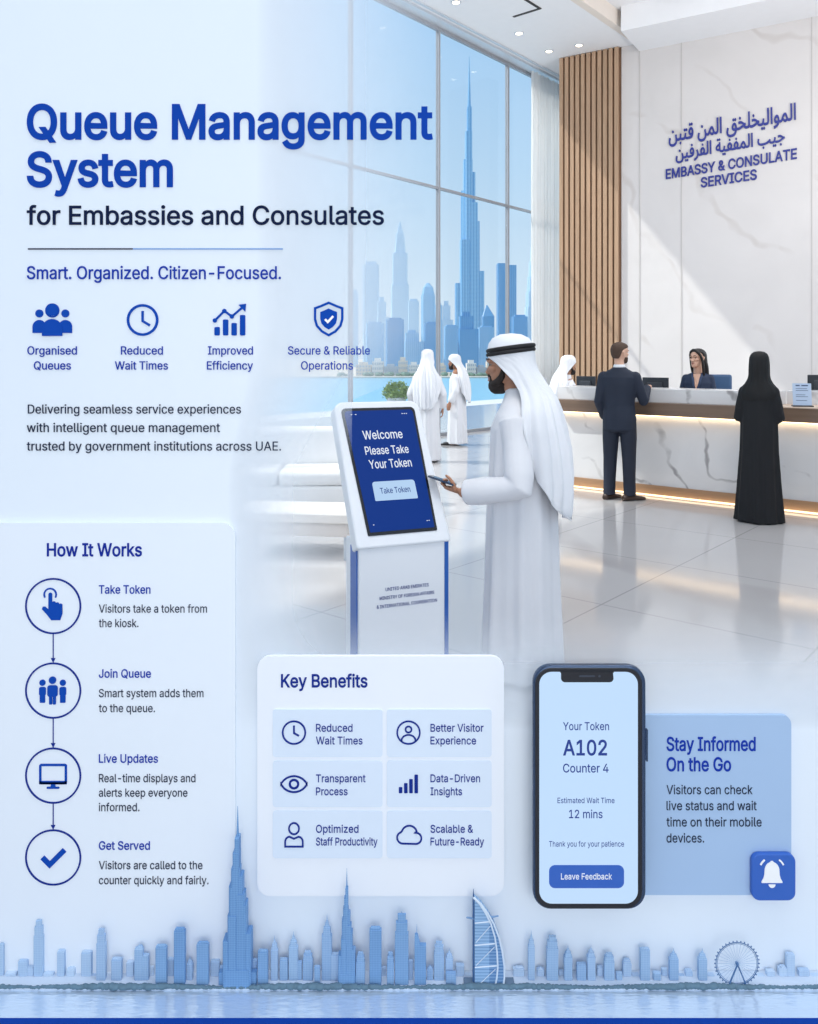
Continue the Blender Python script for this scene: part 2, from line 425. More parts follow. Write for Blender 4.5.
# rear stone wall with the slatted timber beside it
UB = Vector((1, -0.62, 0)).normalized(); NB = Vector((-UB.y, UB.x, 0))   # NB points behind the wall
PB = Vector((4.895, 18.0, 0)); MB_ = frameM(PB, UB, NB)
k = math.hypot(1, 0.62)
T0, T1 = -1.40*k, -0.20*k
bm = B(); box(bm, T1, 9.0, 0, 0.3, 0, HC+0.4, None); o = link('wall_back', bm, M_stone); o.matrix_world = MB_; struct(o)
jm = mat('stone_joint', (196, 192, 190), 0.6)
for x in (0.16, 1.05, 3.55):
    bm = B(); box(bm, x, x+0.018, -0.012, 0.0, 0, HC, None); o = link('trim_3', bm, jm); o.matrix_world = MB_; struct(o)
bm = B(); box(bm, 0.16, 9.0, -1.3, 0.0, HC-0.17, HC+0.4, MB_); struct(link('trim_4', bm, M_white))
bm = B(); box(bm, 0.9, 9.0, -1.42, -1.34, HC+0.33, HC+0.345, MB_)
o = link('ceiling_slot_vent', bm, M_dark); tag(o, 'thin dark slot vent along the ceiling above the lettered stone wall', 'vent')
sp = thing('slatted_wood_panel', 'tall panel of brown vertical timber slats beside the stone wall', 'panel')
sp.matrix_world = MB_
bm = B(); box(bm, T0, T1-0.004, -0.02, 0.3, 0, HC-0.01, None); link('backing', bm, M_gap, sp)
bm = B(); ns = 11; wd = (T1-T0)/ns
for i in range(ns): box(bm, T0+i*wd, T0+i*wd+wd*0.66, -0.10, -0.02, 0, HC-0.01, None)
link('slats', bm, M_slat, sp)
bm = B(); box(bm, 0, 0.25, 0, 2.6, 0, HC, frameM(PB+UB*(T0+0.02)+NB*0.31, Vector((0.96, 0.27, 0)).normalized(), Vector((0.27, 0.96, 0)).normalized())); struct(link('wall_left', bm, M_white))

# curtain wall of glass, bay by bay
tk = [1.2+2.6*i for i in range(-8, 2)]
for i in range(len(tk)-1):
    a, b = tk[i], tk[i+1]; bm = B()
    box(bm, a-0.028, a+0.028, -0.06, 0.02, 0, HC, MW)
    if i == len(tk)-2: box(bm, b-0.028, b+0.028, -0.06, 0.02, 0, HC, MW)
    box(bm, a+0.028, b-0.028, -0.055, 0.015, 5.09, 5.14, MW)
    box(bm, a+0.028, b-0.028, -0.055, 0.015, 0, 0.06, MW)
    box(bm, a+0.028, b-0.028, -0.055, 0.015, HC-0.12, HC-0.05, MW)
    w = link('window_%d' % (i+1), bm, M_mul); struct(w)
    for z0, z1 in ((0.06, 5.09), (5.14, HC-0.12)):
        bm = B(); box(bm, a+0.028, b-0.028, -0.03, -0.015, z0, z1, MW); link('pane', bm, M_glass, w)

# sheer white curtain gathered at the end of the glass
def sheer():
    m = bpy.data.materials.new('sheer_white'); m.use_nodes = True; t = NT(m); t.n.clear()
    o = t.new('ShaderNodeOutputMaterial'); d = t.new('ShaderNodeBsdfDiffuse'); tl = t.new('ShaderNodeBsdfTranslucent'); tr = t.new('ShaderNodeBsdfTransparent')
    a = t.new('ShaderNodeMixShader'); b = t.new('ShaderNodeMixShader'); no = t.new('ShaderNodeTexNoise'); no.inputs['Scale'].default_value = 30
    d.inputs[0].default_value = rgb((250, 250, 250)); tl.inputs[0].default_value = rgb((252, 251, 250)); a.inputs[0].default_value = 0.55; b.inputs[0].default_value = 0.10
    t.link(d.outputs[0], a.inputs[1]); t.link(tl.outputs[0], a.inputs[2]); t.link(a.outputs[0], b.inputs[1]); t.link(tr.outputs[0], b.inputs[2]); t.link(b.outputs[0], o.inputs[0])
    return m
bm = B(); rows = []
for z in (0.02, 2, 4, 6, HC-0.12):
    r = []
    for j in range(121):
        s = j/120; t_ = 1.86+s*1.85
        r.append(onw(t_, 0.22+0.055*math.sin(s*2*PI*12)+0.02*math.sin(s*47+z*0.4), z))
    rows.append(r)
loft(bm, rows, closed=False)
o = link('sheer_curtain', bm, sheer(), smooth=True); tag(o, 'sheer white floor-length pleated curtain at the end of the glass wall', 'curtain')
solid(o, 0.006)

# recessed downlights
M_lamp = glow('downlight_glow', (255, 236, 205), 6.0)
for px, py, where in ((456, 2, 'nearest the top edge'), (519, 33, 'above the tallest tower'), (549, 51, 'nearest the curtain corner'), (579, 45, 'above the timber slats')):
    Y = FPX*(HC-EYE)/(HOR-py); X = (px-409)/FPX*Y
    d = thing('recessed_downlight', 'small round recessed downlight in the white ceiling, '+where, 'downlight', (X, Y, HC), 0, 'ceiling downlights')
    bm = B(); n = 20
    loft(bm, [[(0.10*math.cos(2*PI*q/n), 0.10*math.sin(2*PI*q/n), 0.0) for q in range(n)], [(0.10*math.cos(2*PI*q/n), 0.10*math.sin(2*PI*q/n), -0.012) for q in range(n)],
              [(0.075*math.cos(2*PI*q/n), 0.075*math.sin(2*PI*q/n), -0.014) for q in range(n)], [(0.07*math.cos(2*PI*q/n), 0.07*math.sin(2*PI*q/n), 0.02) for q in range(n)]])
    link('trim_ring', bm, M_alu, d)
    bm = B(); loft(bm, [[(0.068*math.cos(2*PI*q/n), 0.068*math.sin(2*PI*q/n), z) for q in range(n)] for z in (-0.008, -0.015)]); link('lens', bm, M_lamp, d)

# lettering on the stone wall (joined Arabic letter forms, written right to left)
AR = {'ا': (0xFE8D, 0), 'آ': (0xFE81, 0), 'أ': (0xFE83, 0), 'ب': (0xFE8F, 1), 'ة': (0xFE93, 0), 'ت': (0xFE95, 1), 'ج': (0xFE9D, 1), 'خ': (0xFEA5, 1), 'ح': (0xFEA1, 1),
      'ر': (0xFEAD, 0), 'غ': (0xFECD, 1), 'ف': (0xFED1, 1), 'ق': (0xFED5, 1), 'ل': (0xFEDD, 1), 'م': (0xFEE1, 1), 'ن': (0xFEE5, 1), 'و': (0xFEED, 0), 'ي': (0xFEF1, 1), 'ض': (0xFEBD, 1)}
def shape_ar(s):
    out = []
    for w in s.split(' '):
        q = []
        for i, ch in enumerate(w):
            base, dual = AR[ch]
            pv = i > 0 and AR[w[i-1]][1] == 1; nx = dual == 1 and i < len(w)-1
            q.append(chr(base+(3 if pv and nx else 2 if nx else 1 if pv else 0)))
        out.append(''.join(q))
    return ' '.join(x[::-1] for x in out[::-1])
M_navy = mat('sign_navy', (40, 52, 140), 0.45)
def wall_words(name, rows, label):
    """raised letters fixed to the stone wall; rows = (text, x centre, width, baseline height, letter size)"""
    bm = B()
    for body, xc, wid, zb, em in rows:
        me = text_mesh(body, 0.022); co = np.array([v.co[:] for v in me.vertices]); a, b = co[:, 0].min(), co[:, 0].max(); s = wid/(b-a)
        lean = 0.045
        vs = [bm.verts.new((xc-wid/2+(c[0]-a)*s, -0.03*(0.5+c[2])-0.001, zb+c[1]*em+lean*((c[0]-a)*s-wid/2))) for c in co]
        for p in me.polygons:
            try: bm.faces.new([vs[i] for i in p.vertices])
            except ValueError: pass
        bpy.data.meshes.remove(me)
    o = link(name, bm, M_navy); o.matrix_world = MB_; return tag(o, label, 'lettering')
def on_back(px, py):
    r = (px-409)/FPX; t = (r*PB.y-PB.x)/(UB.x-r*UB.y); Y = PB.y+UB.y*t; return t, EYE-(py-HOR)*Y/FPX
def row(body, x0, x1, base, em_px):
    a, z = on_back(x0, base); b, _ = on_back(x1, base); c, z2 = on_back((x0+x1)/2, base); Y = PB.y+UB.y*c
    return (body, (a+b)/2, b-a, z2, em_px*Y/FPX)
wall_words('embassy_lettering', [row('EMBASSY & CONSULATE', 666, 797, 169, 13.5), row('SERVICES', 701, 757, 183.5, 13.5)], 'dark blue raised English lettering on the stone wall reading EMBASSY & CONSULATE SERVICES')
wall_words('arabic_lettering', [row(shape_ar('المواليخلخق المن قتبن'), 669, 796, 131.0, 15.5), row(shape_ar('جيب المففية الفرفين'), 676, 785, 150.5, 13)], 'two lines of dark blue Arabic lettering above the English sign on the stone wall')

# ------------------------------------------------------------------ outside: terrace, water, far shore, towers
bm = B(); box(bm, -30, 25, -7.4, -0.12, -0.5, -0.01, MW)
o = link('floor_terrace', bm, marble('terrace_stone', (222, 226, 231), (204, 209, 215), 0.4, 0.5, joint=(('X', 1.5, 100.0), ('Y', 1.5, 100.0)), amt=0.3)); struct(o)
def water_material(name, col, rough, bump, scale, stretch, metal=0.0):
    m = bpy.data.materials.new(name); m.use_nodes = True; t = NT(m); b = t.n['Principled BSDF']
    b.inputs['Base Color'].default_value = rgb(col); b.inputs['Roughness'].default_value = rough; b.inputs['Metallic'].default_value = metal
    tc = t.new('ShaderNodeTexCoord'); mp = t.new('ShaderNodeMapping'); mp.inputs['Scale'].default_value = stretch
    no = t.new('ShaderNodeTexNoise'); no.inputs['Scale'].default_value = scale; no.inputs['Detail'].default_value = 3
    bp = t.new('ShaderNodeBump'); bp.inputs['Strength'].default_value = bump; bp.inputs['Distance'].default_value = 0.02
    t.link(tc.outputs['Object'], mp.inputs[0]); t.link(mp.outputs[0], no.inputs['Vector']); t.link(no.outputs['Fac'], bp.inputs['Height']); t.link(bp.outputs[0], b.inputs['Normal'])
    return m
bm = B(); box(bm, -1500, 2500, 30, 780, -18.6, -18.0); o = link('sea', bm, water_material('sea_blue', (128, 190, 222), 0.3, 0.3, 0.2, (1, 3, 1))); struct(o)
bm = B(); box(bm, -1500, 3000, 760, 6000, -19, -16.5); o = link('ground_shore', bm, mat('sand', (214, 208, 198), 0.9, scale=0.02)); struct(o)

FAC = {}
def fac(col, dark, vper, hper, rough=0.3, spec=0.5):
    k_ = (col, dark, vper, hper)
    if k_ not in FAC: FAC[k_] = facade('tower_glass', col, dark, vper, hper, rough, spec)
    return FAC[k_]
def prism(bm, cx, cy, w, d, z0, z1, ch=0.18, top=1.0, tx=0.0):
    """one tower stage: a chamfered plan from z0 to z1, tapering by top, its head leaning by tx"""
    def ring(z, s, ox): 
        a, b = w/2*s, d/2*s; c = min(a, b)*ch
        return [(cx+ox+x, cy+y, z) for x, y in ((-a+c, -b), (a-c, -b), (a, -b+c), (a, b-c), (a-c, b), (-a+c, b), (-a, b-c), (-a, -b+c))]
    loft(bm, [ring(z0, 1, 0), ring(z1, top, tx)])
def spire(bm, cx, cy, r, z0, z1):
    n = 6; loft(bm, [[(cx+q*math.cos(2*PI*i/n), cy+q*math.sin(2*PI*i/n), z) for i in range(n)] for q, z in ((r, z0), (r*0.55, (z0+z1)/2), (r*0.12, z1))])
def needle(bm, cx, cy, W_, z0, H_, stages, jut):
    """stepped needle tower: three wings that shorten in turn round a core"""
    for i, (x0, x1, h) in enumerate(stages):
        prism(bm, cx+(x0+x1)/2*W_, cy+(i % 3-1)*jut, (x1-x0)*W_, W_*0.5*(1-0.02*i), z0, z0+h*H_, 0.3, 0.97)
NEEDLE = [(-0.50, 0.50, 0.10), (-0.50, -0.28, 0.26), (0.28, 0.50, 0.30), (-0.34, 0.02, 0.40), (0.02, 0.34, 0.46), (-0.30, 0.10, 0.56), (-0.05, 0.27, 0.52), (-0.22, 0.10, 0.66),
          (-0.08, 0.20, 0.62), (-0.16, 0.08, 0.75), (-0.09, 0.07, 0.83)]
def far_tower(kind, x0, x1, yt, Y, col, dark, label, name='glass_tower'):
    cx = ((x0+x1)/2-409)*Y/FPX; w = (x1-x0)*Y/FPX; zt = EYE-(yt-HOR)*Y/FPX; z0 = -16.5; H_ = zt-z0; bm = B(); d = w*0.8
    if kind == 'needle':
        needle(bm, 0, 0, w, 0, H_, NEEDLE, w*0.06); spire(bm, -0.01*w, 0, w*0.07, H_*0.80, H_)
    elif kind == 'crown':
        prism(bm, 0, 0, w, d, 0, H_*0.56); prism(bm, 0, 0, w*0.84, d*0.84, H_*0.56, H_*0.78); prism(bm, 0, 0, w*0.62, d*0.62, H_*0.78, H_*0.92, 0.3, 0.7); prism(bm, 0, 0, w*0.36, d*0.36, H_*0.92, H_*1.0, 0.3, 0.15)
    elif kind == 'dome':
        prism(bm, 0, 0, w, d, 0, H_*0.86, 0.4); prism(bm, 0, 0, w*0.92, d*0.92, H_*0.86, H_*0.95, 0.4, 0.75); prism(bm, 0, 0, w*0.66, d*0.66, H_*0.95, H_, 0.4, 0.3)
    elif kind == 'point':
        prism(bm, 0, 0, w, d, 0, H_*0.82); prism(bm, 0, 0, w, d, H_*0.82, H_, 0.18, 0.08, -w*0.1)
    elif kind == 'twin':
        prism(bm, -w*0.28, 0, w*0.44, d, 0, H_); prism(bm, w*0.26, d*0.1, w*0.46, d, 0, H_*0.985); prism(bm, 0, 0, w*0.2, d*0.7, 0, H_*0.9)
    elif kind == 'curve':
        n = 8; 
        for i in range(n): prism(bm, w*0.5*(1-math.cos(i/n*1.1)), 0, w*(1-0.075*i), d*(1-0.05*i), H_*i/n, H_*(i+1)/n, 0.4, 0.95)
    elif kind == 'step':
        prism(bm, 0, 0, w, d, 0, H_*0.72); prism(bm, -w*0.1, 0, w*0.7, d*0.8, H_*0.72, H_*0.93); prism(bm, -w*0.12, 0, w*0.4, d*0.5, H_*0.93, H_)
    else:
        prism(bm, 0, 0, w, d, 0, H_*0.97); prism(bm, 0, 0, w*0.7, d*0.7, H_*0.97, H_)
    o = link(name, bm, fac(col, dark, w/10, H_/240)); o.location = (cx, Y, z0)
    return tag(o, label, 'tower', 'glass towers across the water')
PALE = ((190, 219, 243), (163, 201, 235)); MID = ((158, 202, 236), (116, 172, 220)); DEEP = ((118, 174, 220), (66, 130, 192))  # glass blues with the haze of distance put into the paler ones
G = 'tower across the water, '
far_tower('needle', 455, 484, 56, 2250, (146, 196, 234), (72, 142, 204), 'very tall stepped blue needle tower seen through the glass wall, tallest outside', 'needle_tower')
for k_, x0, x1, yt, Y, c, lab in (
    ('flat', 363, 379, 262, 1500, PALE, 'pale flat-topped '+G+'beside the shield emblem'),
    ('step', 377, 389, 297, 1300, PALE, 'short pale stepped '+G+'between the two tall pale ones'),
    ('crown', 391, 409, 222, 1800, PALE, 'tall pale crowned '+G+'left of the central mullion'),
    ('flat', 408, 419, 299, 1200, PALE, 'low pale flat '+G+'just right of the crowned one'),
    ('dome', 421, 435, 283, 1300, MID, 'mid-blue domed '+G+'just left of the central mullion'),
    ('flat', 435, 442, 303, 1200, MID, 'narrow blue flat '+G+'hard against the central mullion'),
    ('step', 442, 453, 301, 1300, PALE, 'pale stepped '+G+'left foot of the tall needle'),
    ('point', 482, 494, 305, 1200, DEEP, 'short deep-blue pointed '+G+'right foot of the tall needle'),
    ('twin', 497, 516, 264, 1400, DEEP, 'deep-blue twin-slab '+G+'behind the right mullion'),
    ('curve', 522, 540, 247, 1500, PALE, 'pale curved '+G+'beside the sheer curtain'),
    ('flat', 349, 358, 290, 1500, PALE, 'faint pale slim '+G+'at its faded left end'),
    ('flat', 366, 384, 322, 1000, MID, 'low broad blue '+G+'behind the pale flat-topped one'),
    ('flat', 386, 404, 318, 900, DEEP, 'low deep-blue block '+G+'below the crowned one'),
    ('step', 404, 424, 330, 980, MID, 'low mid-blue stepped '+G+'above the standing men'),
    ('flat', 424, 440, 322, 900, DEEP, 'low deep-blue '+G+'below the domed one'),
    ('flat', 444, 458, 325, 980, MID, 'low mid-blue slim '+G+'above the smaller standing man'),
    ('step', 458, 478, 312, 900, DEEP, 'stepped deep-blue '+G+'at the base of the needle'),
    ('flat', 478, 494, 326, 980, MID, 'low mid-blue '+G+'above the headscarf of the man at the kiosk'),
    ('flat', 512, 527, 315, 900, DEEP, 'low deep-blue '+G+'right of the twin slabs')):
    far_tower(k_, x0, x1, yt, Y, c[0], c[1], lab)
# low waterfront buildings and palms
M_low = [mat('beach_house', (222, 212, 200), 0.8), mat('beach_house_pale', (232, 230, 228), 0.8), mat('beach_house_grey', (180, 190, 202), 0.7)]
M_win = mat('far_window', (176, 190, 204), 0.4)
low = [(356, 372, 362), (372, 384, 358), (384, 398, 364), (398, 408, 357), (408, 420, 362), (420, 432, 356), (438, 446, 363), (466, 476, 360), (476, 486, 365), (486, 497, 358), (498, 512, 362), (512, 528, 357)]
for i, (x0, x1, yt) in enumerate(low):
    Y = 800; cx = ((x0+x1)/2-409)*Y/FPX; w = (x1-x0)*Y/FPX*0.94; h = EYE-(yt-HOR)*Y/FPX+16.5
    t = thing('waterfront_building', 'low pale waterfront block on the far shore, '+['first', 'second', 'third', 'fourth', 'fifth', 'sixth', 'seventh', 'eighth', 'ninth', 'tenth', 'eleventh', 'last'][i]+' from the left', 'building', (cx, Y, -16.5), 0, 'waterfront buildings')
    bm = B(); box(bm, -w/2, w/2, -8, 8, 0, h*0.8); box(bm, -w*0.3, w*0.25, -6, 6, h*0.8, h); link('wall', bm, M_low[i % 3], t)
    bm = B(); nf = 3
    for f in range(nf):
        for q in range(5): box(bm, -w/2+w*(q+0.2)/5, -w/2+w*(q+0.75)/5, -8.3, -7.9, h*0.8*(f+0.3)/nf, h*0.8*(f+0.8)/nf)
    link('glazing', bm, M_win, t)
rng = random.Random(3)
bm = B()
for i in range(60):
    x = rng.uniform(-70, 150); Y = 781+rng.uniform(0, 4); r = rng.uniform(1.2, 2.6); ball(bm, (x, Y, -16.5+r*0.7), r*1.5, r, r, 7, 5)
o = link('shore_trees', bm, mat('far_trees', (120, 150, 140), 0.9)); tag(o, 'strip of small green trees along the far shore', 'trees', None, 'stuff')
# round planter shrub on the terrace edge
def leafy(bm, c, rx, ry, rz, n, s, rg):
    for i in range(n):
        th = rg.uniform(0, 2*PI); ph = math.acos(rg.uniform(-0.5, 1)); q = rg.uniform(0.55, 1.0)
        p = Vector((c[0]+rx*q*math.sin(ph)*math.cos(th), c[1]+ry*q*math.sin(ph)*math.sin(th), c[2]+rz*q*math.cos(ph)))
        d = Vector((rg.uniform(-1, 1), rg.uniform(-1, 1), rg.uniform(0, 1))).normalized(); u = d.cross(Vector((rg.uniform(-1, 1), rg.uniform(-1, 1), 0.3))).normalized()
        vs = [bm.verts.new(p+x) for x in (-u*s*0.4, d*s*0.6-u*s*0.1, d*s*1.1, d*s*0.5+u*s*0.4)]
        bm.faces.new(vs)
t = thing('planter_shrub', 'round green shrub in a low planter at the terrace edge, behind the kiosk', 'shrub', (-0.42, 29.6-2.6, 0.0))
bm = B(); n = 20; loft(bm, [[(r*math.cos(2*PI*i/n), r*math.sin(2*PI*i/n), z) for i in range(n)] for r, z in ((0.26, 0), (0.34, 0.3), (0.30, 0.3), (0.28, 0.24))]); link('planter', bm, mat('planter_grey', (190, 196, 204), 0.7), t)
bm = B(); leafy(bm, (0, 0, 0.42), 0.46, 0.46, 0.42, 900, 0.10, random.Random(5)); link('foliage', bm, mat('shrub_green', (134, 158, 104), 0.7, var=0.2, scale=20), t)
# ------------------------------------------------------------------ reception counter and what stands on it
UC = Vector((0.767, -0.642, 0)).normalized(); VC = Vector((0.642, 0.767, 0)).normalized()   # along the counter, towards the staff side
PC = Vector((1.903, 10.362, 0)); MC = frameM(PC, UC, VC); LC = 5.4
def onc(s, d, z=0.0): return PC+UC*s+VC*d+Vector((0, 0, z))
rzc = math.atan2(UC.y, UC.x)
rc = thing('reception_counter', 'long marble reception counter with bronze ledge and glowing underside', 'counter', PC, rzc)
def cpart(name, bm, m): return link(name, bm, m, rc)
bm = B(); box(bm, 0.02, LC, 0.02, 0.75, 0.0, 0.13, bev=0.004); cpart('plinth', bm, M_oak)
bm = B(); box(bm, 0.0, LC, 0.04, 0.80, 0.13, 0.955); cpart('body', bm, M_cmar)
SPLIT = 2.58
bm = B(); box(bm, -0.03, LC, -0.12, 0.30, 0.955, 1.10, bev=0.004); cpart('ledge', bm, M_bronze)
bm = B(); box(bm, SPLIT, LC, -0.12, 0.62, 1.1005, 1.112, bev=0.003); cpart('ledge_top', bm, mat('pale_timber', (214, 192, 172), 0.35))
bm = B(); box(bm, -0.03, SPLIT, 0.0, 0.42, 1.10, 1.26, bev=0.006); box(bm, SPLIT, LC, 0.44, 0.78, 1.112, 1.26, bev=0.006); cpart('upstand', bm, M_cmar)
bm = B(); box(bm, -0.03, LC, 0.42, 1.15, 0.906, 0.9565, bev=0.004); cpart('desk', bm, M_oak)
M_strip = glow('warm_strip', (255, 222, 176), 5.0)
bm = B(); box(bm, 0.0, LC, -0.02, 0.03, 0.940, 0.953); cpart('light_strip', bm, M_strip)
bm = B(); box(bm, 0.0, LC, -0.03, 0.015, 0.012, 0.024); cpart('light_strip', bm, glow('floor_strip', (255, 226, 186), 2.6))

M_mon = mat('monitor_black', (38, 42, 50), 0.35); M_monb = mat('monitor_back', (56, 60, 68), 0.45)
def monitor(s, d, rot, label, w=0.36):
    t = thing('computer_monitor', label, 'monitor', onc(s, d, 0.957), rzc+rot, 'monitors on the counter')
    bm = B(); box(bm, -w/2, w/2, 0, 0.03, 0.20, 0.42, bev=0.006); link('housing', bm, M_mon, t)
    bm = B(); box(bm, -w/2+0.01, w/2-0.01, 0.030, 0.033, 0.215, 0.41); link('screen', bm, glow('monitor_glow', (120, 165, 215), 0.6) if 'monitor_glow' not in bpy.data.materials else bpy.data.materials['monitor_glow'], t)
    bm = B(); box(bm, -w*0.3, w*0.3, -0.02, 0.0, 0.24, 0.36, bev=0.008); link('back_cover', bm, M_monb, t)
    bm = B(); box(bm, -0.03, 0.03, -0.015, 0.015, 0.01, 0.30, bev=0.004); box(bm, -0.11, 0.11, -0.08, 0.09, 0, 0.012, bev=0.004); link('stand', bm, M_mon, t)
    return t
def s_at(px, d):
    r = (px-409)/FPX; a = PC+VC*d
    return (r*a.y-a.x)/(UC.x-r*UC.y)
monitor(s_at(585.5, 0.62), 0.62, 0.02, 'black computer monitor in front of the seated man in white', 0.27)
monitor(s_at(655, 0.55), 0.55, 0.0, 'black computer monitor in front of the receptionist in navy', 0.33)
monitor(s_at(825, 0.98), 0.98, 0.2, 'dark monitor cut by the right edge of the picture behind the counter', 0.36).location.z += 0.05

t = thing('notice_stand', 'slanted pale blue notice in a stand on the counter beside the woman in black', 'sign', onc(s_at(802.5, 0.05), 0.05, 1.1125), rzc+0.42)
Mt = Matrix.Rotation(-0.20, 4, 'X')
bm = B(); box(bm, -0.10, 0.10, -0.055, 0.06, 0, 0.012, bev=0.003); link('base', bm, mat('stand_black', (48, 48, 52), 0.4), t)
bm = B(); box(bm, -0.09, 0.09, -0.004, 0.004, 0.012, 0.245, Mt); link('card', bm, mat('card_blue', (186, 204, 228), 0.5), t)
bm = B()
for i, (x0, x1, z) in enumerate(((-0.06, -0.02, 0.215), (-0.005, 0.06, 0.215), (-0.06, 0.05, 0.185), (-0.06, 0.06, 0.165), (-0.06, 0.03, 0.12), (-0.06, 0.055, 0.10), (-0.06, 0.045, 0.06))):
    box(bm, x0, x1, -0.0055, -0.004, z, z+(0.012 if i < 2 else 0.005), Mt)
link('print', bm, mat('print_navy', (60, 80, 120), 0.5), t)

def office_chair(loc, rz, label, col, h=1.36, w=0.5, name='office_chair'):
    t = thing(name, label, 'chair', loc, rz); m = mat('chair_'+str(col[2]), col, 0.55)
    bm = B(); box(bm, -w/2, w/2, -0.27, -0.18, 0.80, h, bev=0.035); link('backrest', bm, m, t, True)
    bm = B(); box(bm, -w/2, w/2, -0.24, 0.26, 0.70, 0.80, bev=0.03); link('seat', bm, m, t, True)
    bm = B(); tube(bm, [(0, 0, 0.06), (0, 0, 0.70)], (0.03, 0.03), 10); link('post', bm, M_alu, t)
    bm = B()
    for i in range(5): tube(bm, [(0, 0, 0.09), (0.28*math.cos(2*PI*i/5), 0.28*math.sin(2*PI*i/5), 0.04)], (0.025, 0.016), 8)
    link('base', bm, M_alu, t)
    bm = B()
    for i in range(5): ball(bm, (0.28*math.cos(2*PI*i/5), 0.28*math.sin(2*PI*i/5), 0.028), 0.022, 0.022, 0.028, 8, 6)
    link('casters', bm, M_mon, t)
    return t

# ------------------------------------------------------------------ lounge seen through the fade screen
M_sofa = mat('sofa_white', (232, 232, 232), 0.85, bump=0.1)
t = thing('lounge_sofa', 'low white upholstered sofa behind the kiosk on the left', 'sofa', (-1.35, 8.7, 0), 0.05)
bm = B(); box(bm, -1.1, 1.1, -0.42, 0.46, 0.12, 0.32, bev=0.03); link('base', bm, M_sofa, t, True)
bm = B(); box(bm, -1.1, 1.1, 0.24, 0.48, 0.30, 0.86, bev=0.06); link('backrest', bm, M_sofa, t, True)
for x0, x1 in ((-0.96, -0.01), (0.01, 0.96)):
    bm = B(); box(bm, x0, x1, -0.42, 0.25, 0.32, 0.47, bev=0.045); link('seat_cushion', bm, M_sofa, t, True)
for s in (-1, 1):
    bm = B(); box(bm, s*1.05-0.09, s*1.05+0.09, -0.42, 0.44, 0.30, 0.62, bev=0.045); link('armrest', bm, M_sofa, t, True)
for x in (-1.0, 1.0):
    for y in (-0.36, 0.4):
        bm = B(); tube(bm, [(x, y, 0), (x, y, 0.12)], (0.018, 0.022), 8, ends=False); link('leg', bm, M_alu, t)
t = thing('coffee_table', 'low white coffee table with thin metal legs left of the kiosk', 'table', (-0.92, 6.85, 0), -0.12)
M_tab = mat('table_white', (236, 230, 224), 0.4)
bm = B(); box(bm, -0.5, 0.5, -0.27, 0.30, 0.30, 0.37, bev=0.006); link('tabletop', bm, M_tab, t)
bm = B(); box(bm, -0.46, 0.46, -0.25, 0.27, 0.19, 0.30, bev=0.004); link('apron', bm, mat('apron_stone', (222, 214, 208), 0.5), t)
for x in (-0.44, 0.44):
    for y in (-0.22, 0.24):
        bm = B(); box(bm, x-0.012, x+0.012, y-0.012, y+0.012, 0, 0.19); link('leg', bm, M_alu, t)

# ------------------------------------------------------------------ token kiosk
KX, KY = -0.06, 4.07
kio = thing('token_kiosk', 'white self-service kiosk with tilted blue touch screen beside the man in white', 'kiosk', (KX, KY, 0), math.radians(22))
M_kw = mat('kiosk_white', (236, 239, 244), 0.35, var=0.015); M_kb = mat('kiosk_blue', (32, 92, 176), 0.35)
hw = 0.235
bm = B(); box(bm, -hw+0.005, hw-0.005, -0.10, 0.11, 0.0, 0.74, bev=0.006); kb = link('body', bm, M_kw, kio)
bm = B(); box(bm, -hw-0.001, -hw+0.006, -0.075, 0.02, 0.03, 0.715); link('blue_stripe', bm, M_kb, kio)
bm = B(); box(bm, hw-0.022, hw-0.001, -0.1035, -0.02, 0.03, 0.725); link('blue_stripe', bm, M_kb, kio)
bm = B(); box(bm, -hw-0.03, hw+0.03, -0.16, 0.18, 0.0, 0.03, bev=0.006); link('foot', bm, M_kw, kio)
# tilted head: outline in its own plane (x across, h up the slope), narrower at the top
TL = math.radians(24); HH = 0.745; z0h = 0.722
def headp(x, h, dpt):   # point on the tilted head: h along the slope, dpt behind the face
    return (x, -0.115+h*math.sin(TL)+dpt*math.cos(TL), z0h+h*math.cos(TL)-dpt*math.sin(TL))
def outline(w0, w1, h0, h1, r, n=6, sh=0.0):
    P = []
    for cx, cy, a0 in ((w1-r, h1-r, 0), (-w1+r, h1-r, 90), (-w0+r*0.3, h0+r*0.3, 180), (w0-r*0.3, h0+r*0.3, 270)):
        q = r if a0 < 180 else r*0.3
        for i in range(n+1):
            a = math.radians(a0+90*i/n); P.append((cx+q*math.cos(a)+sh*(cy), cy+q*math.sin(a)))
    return P
def slab(bm, P, d0, d1, e=0.008):
    c = (sum(p[0] for p in P)/len(P), sum(p[1] for p in P)/len(P))
    def sc(k): return [(c[0]+(x-c[0])*(1-k/0.22), c[1]+(h-c[1])*(1-k/0.38)) for x, h in P]
    loft(bm, [[headp(x, h, d) for x, h in Q] for Q, d in ((sc(e), d0), (sc(e*0.3), d0+e*0.4), (P, d0+e), (P, d1-e), (sc(e), d1))])
SH = -0.055
bm = B(); slab(bm, outline(0.245, 0.232, 0.0, HH, 0.05, sh=SH), 0.0, 0.085); hd = link('head', bm, M_kw, kio)
bm = B(); slab(bm, outline(0.181, 0.200, 0.056, 0.708, 0.024, sh=SH), -0.006, 0.012, 0.003); bz = link('bezel', bm, mat('bezel_black', (22, 26, 36), 0.25), kio)
M_scr = mat('kiosk_screen', (3, 14, 52), 0.6, spec=0.15, emit=(8, 56, 140), estr=0.78, var=0.06, scale=3)
bm = B(); slab(bm, outline(0.168, 0.186, 0.072, 0.692, 0.018, sh=SH), -0.0075, 0.0, 0.001); sc_ = link('screen', bm, M_scr, kio)
